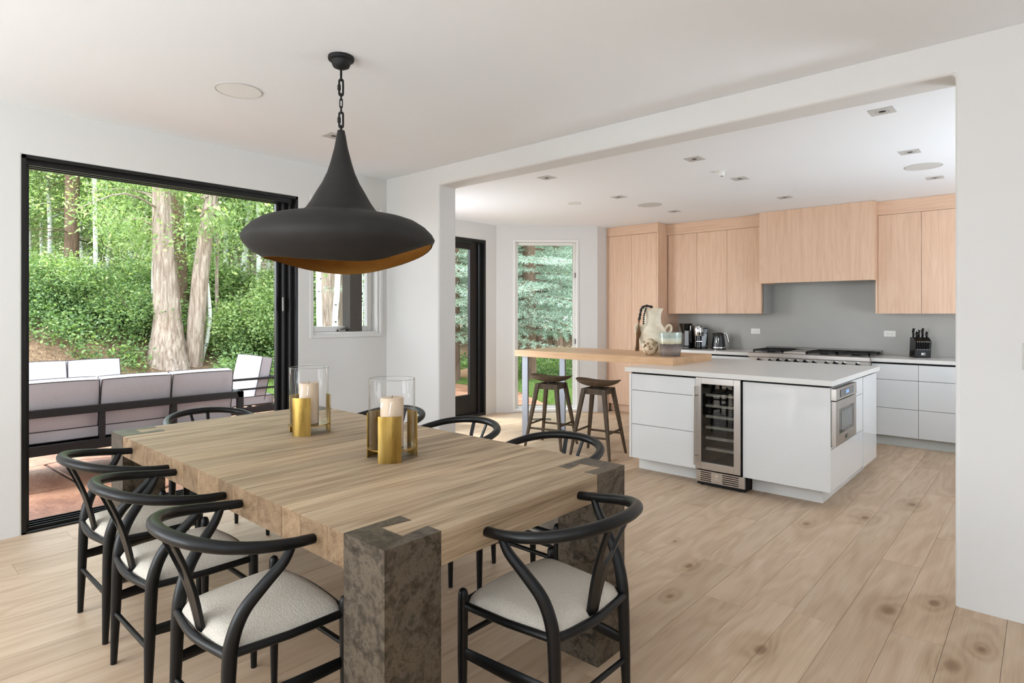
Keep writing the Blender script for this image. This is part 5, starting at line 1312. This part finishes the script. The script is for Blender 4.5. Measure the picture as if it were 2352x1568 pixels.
# ---- blue spruces outside the kitchen bay
def spruce(label, x, y, h, r0, zlow, nb, nn, mat):
    t = thing('blue_spruce', label, 'tree', (x, y, ground(x, y)), 0)
    trunk([(0, 0, -.3), (0, 0, h * .3), (0, 0, h * .7), (0, 0, h)], [.17, .14, .07, .01], M['barkd'], t, seg=12)
    C_ = []; D_ = []
    bb = B()
    for q in range(nb):
        f_ = (q + .5) / nb; z = zlow + (h - zlow) * f_ ** 1.15; L_ = r0 * (1 - f_ * .85) * rs.uniform(.8, 1.1); a = q * 2.399 + rs.uniform(-.3, .3)
        u = Vector((math.cos(a), math.sin(a), 0)); s_ = Vector((-u.y, u.x, 0))
        pt = lambda k: u * (L_ * k) + Vector((0, 0, z - .42 * L_ * k * k * .55 + .12 * L_ * k ** 4))
        bb.tube([pt(k / 4) for k in range(5)], [.028 * (1 - f_ * .6), .02, .013, .008, .003], 5)
        for k in range(24):
            kk = .12 + .88 * (k / 23); base = pt(kk); side = s_ * (1 if k % 2 else -1)
            tl = L_ * .34 * (1.12 - kk)
            tip = base + side * tl + u * tl * .55 - Vector((0, 0, .18 * tl))
            for m_ in range(max(2, int(tl / .07))):
                g_ = (m_ + .5) / max(2, int(tl / .07)); C_.append(base.lerp(tip, g_)); D_.append((tip - base).normalized() if tl > .02 else u)
    bb.build('branches', M['barkd'], t, kind='stuff')
    c = np.array([tuple(v) for v in C_]); dd = np.array([tuple(v) for v in D_]); n = nn; idx = rng.integers(0, len(c), n)
    p = c[idx] + rng.normal(0, .022, (n, 3)) + dd[idx] * rng.uniform(-.05, .05, (n, 1))
    a = dd[idx] * .9 + rng.normal(0, .55, (n, 3)); a[:, 2] += .15; a /= np.linalg.norm(a, axis=1, keepdims=True)
    b_ = np.cross(a, rng.normal(0, 1, (n, 3))); b_ /= np.linalg.norm(b_, axis=1, keepdims=True)
    ln = rng.uniform(.04, .075, (n, 1)); w_ = .0065
    v = np.empty((n, 3, 3)); v[:, 0] = p - b_ * w_; v[:, 1] = p + b_ * w_; v[:, 2] = p + a * ln
    me = bpy.data.meshes.new('needles'); me.vertices.add(n * 3); me.vertices.foreach_set('co', v.reshape(-1)); me.loops.add(n * 3); me.loops.foreach_set('vertex_index', np.arange(n * 3)); me.polygons.add(n)
    me.polygons.foreach_set('loop_start', np.arange(0, n * 3, 3)); me.update(calc_edges=True); me.materials.append(mat)
    o = bpy.data.objects.new('needles', me); COL.objects.link(o); o.parent = t; o['kind'] = 'stuff'; return t
SP = [('blue spruce with drooping boughs filling the bay window', 1215, 13.0, 9, 3.1, 1.15, 110, 170000),
      ('blue spruce whose boughs hang behind the black kitchen door', 1040, 12.6, 9, 2.9, 1.1, 84, 110000),
      ('blue spruce at the right side of the bay window view', 1345, 14.5, 10, 2.5, 1.6, 60, 70000)]
for lb, px, d, h, r0, zl, nb, nn in SP: x, y = at(px, d); spruce(lb, x, y, h, r0, zl, nb, nn, M['needle'])
sp_src = [o for o in S.objects if o.name == 'blue_spruce.002'][0]
GSP = 'spruces in the shade behind the blue spruces'
for i, (px, d) in enumerate([(1090, 18), (1180, 19), (1280, 18.5), (1000, 19), (1380, 20), (1130, 23), (1240, 24)]):
    x, y = at(px, d); dup(sp_src, (x, y, ground(x, y)), i * 1.1, 'spruce standing in the shade behind the blue spruces outside the bay', GSP)
LL = [(*at(940 + i * 42, rs.uniform(24, 33)), rs.uniform(0, 6), rs.uniform(.8, 1.1)) for i in range(14)]
place(p3, LL, 'tall green tree of the far wood seen through the nearer trunks', GF)
LL = [(*at(930 + i * 34 + rs.uniform(-10, 10), rs.uniform(26, 31)), rs.uniform(0, 6), rs.uniform(.42, .6)) for i in range(16)]
place(p3, LL, 'tall green tree of the far wood seen through the nearer trunks', GF)
for i, (px, d, s_, lb) in enumerate([(1080, 13.4, .28, 'pale sandstone rock at the lawn edge seen through the black door'), (596, 17.2, .35, 'reddish rock on the bank below the neighbouring house'), (618, 17.6, .42, 'larger reddish rock on the bank below the neighbouring house'), (1058, 14.4, .2, 'small rock among the ground cover seen through the black door')]):
    x, y = at(px, d); b = B().ball((0, 0, 0), s_, 14, 9, sc=(1.2, .9, .6)); r9 = random.Random(i)
    for k in range(len(b.v)): q = b.v[k]; f_ = 1 + .13 * math.sin(q[0] * 9 + i) * math.cos(q[1] * 11) + r9.uniform(-.05, .05); b.v[k] = (q[0] * f_, q[1] * f_, q[2] * f_)
    o = b.build('rock', M['rock']); o.location = (x, y, ground(x, y) + s_ * .3); tag(o, lb, 'rock', 'garden rocks')

# ---- neighbouring house in the wood
hx, hy = at(600, 27); hz = ground(hx, hy)
t = thing('neighbouring_house', 'beige clapboard house half hidden by the wood', 'house', (hx, hy, hz - .2), YAW + .12)
b = B(); n = 36
for k in range(n): z = k * .16; b.loft([[(-5.5, y0_, z), (5.5, y0_, z), (5.5, y0_ + .03, z + .165), (-5.5, y0_ + .03, z + .165)][0:4] for y0_ in (-.03, .0)])
b2_ = B()
for k in range(n): z = k * .16; b2_.add([(-5.5, -.045, z), (5.5, -.045, z), (5.5, -.01, z + .16), (-5.5, -.01, z + .16), (-5.5, 0, z), (5.5, 0, z)], [(0, 1, 2, 3), (0, 4, 5, 1)])
b2_.build('siding', M['siding'], t, kind='stuff')
B().box(-5.5, 5.5, .01, 6, 0, 5.76).build('wall', M['siding'], t)
b = B(); b.add([(-6.2, -.9, 5.4), (6.2, -.9, 5.4), (6.2, 3.2, 7.4), (-6.2, 3.2, 7.4), (-6.2, -.9, 5.6), (6.2, -.9, 5.6), (6.2, 3.2, 7.6), (-6.2, 3.2, 7.6)], [(3, 2, 1, 0), (4, 5, 6, 7), (0, 1, 5, 4), (1, 2, 6, 5), (2, 3, 7, 6), (3, 0, 4, 7)])
b.build('roof', M['roofm'], t)
for wx, wz in ((-3, 3.2), (1.2, 3.2), (3.6, .9)):
    f_ = B().box(wx - .55, wx + .55, -.08, -.04, wz, wz + 1.3).build('window', M['white'], t); B().box(wx - .48, wx + .48, -.09, -.075, wz + .07, wz + 1.23).build('pane', M['smoke'], f_)
b = B()
for k in range(6): b.box(-1.6 + k * .3, -1.55 + k * .3, -.35, -.3, .8, 4.4)
for k in range(8): b.box(-1.7, .1, -.36, -.31, .9 + k * .45, .94 + k * .45)
b.build('trellis', M['post'], t)
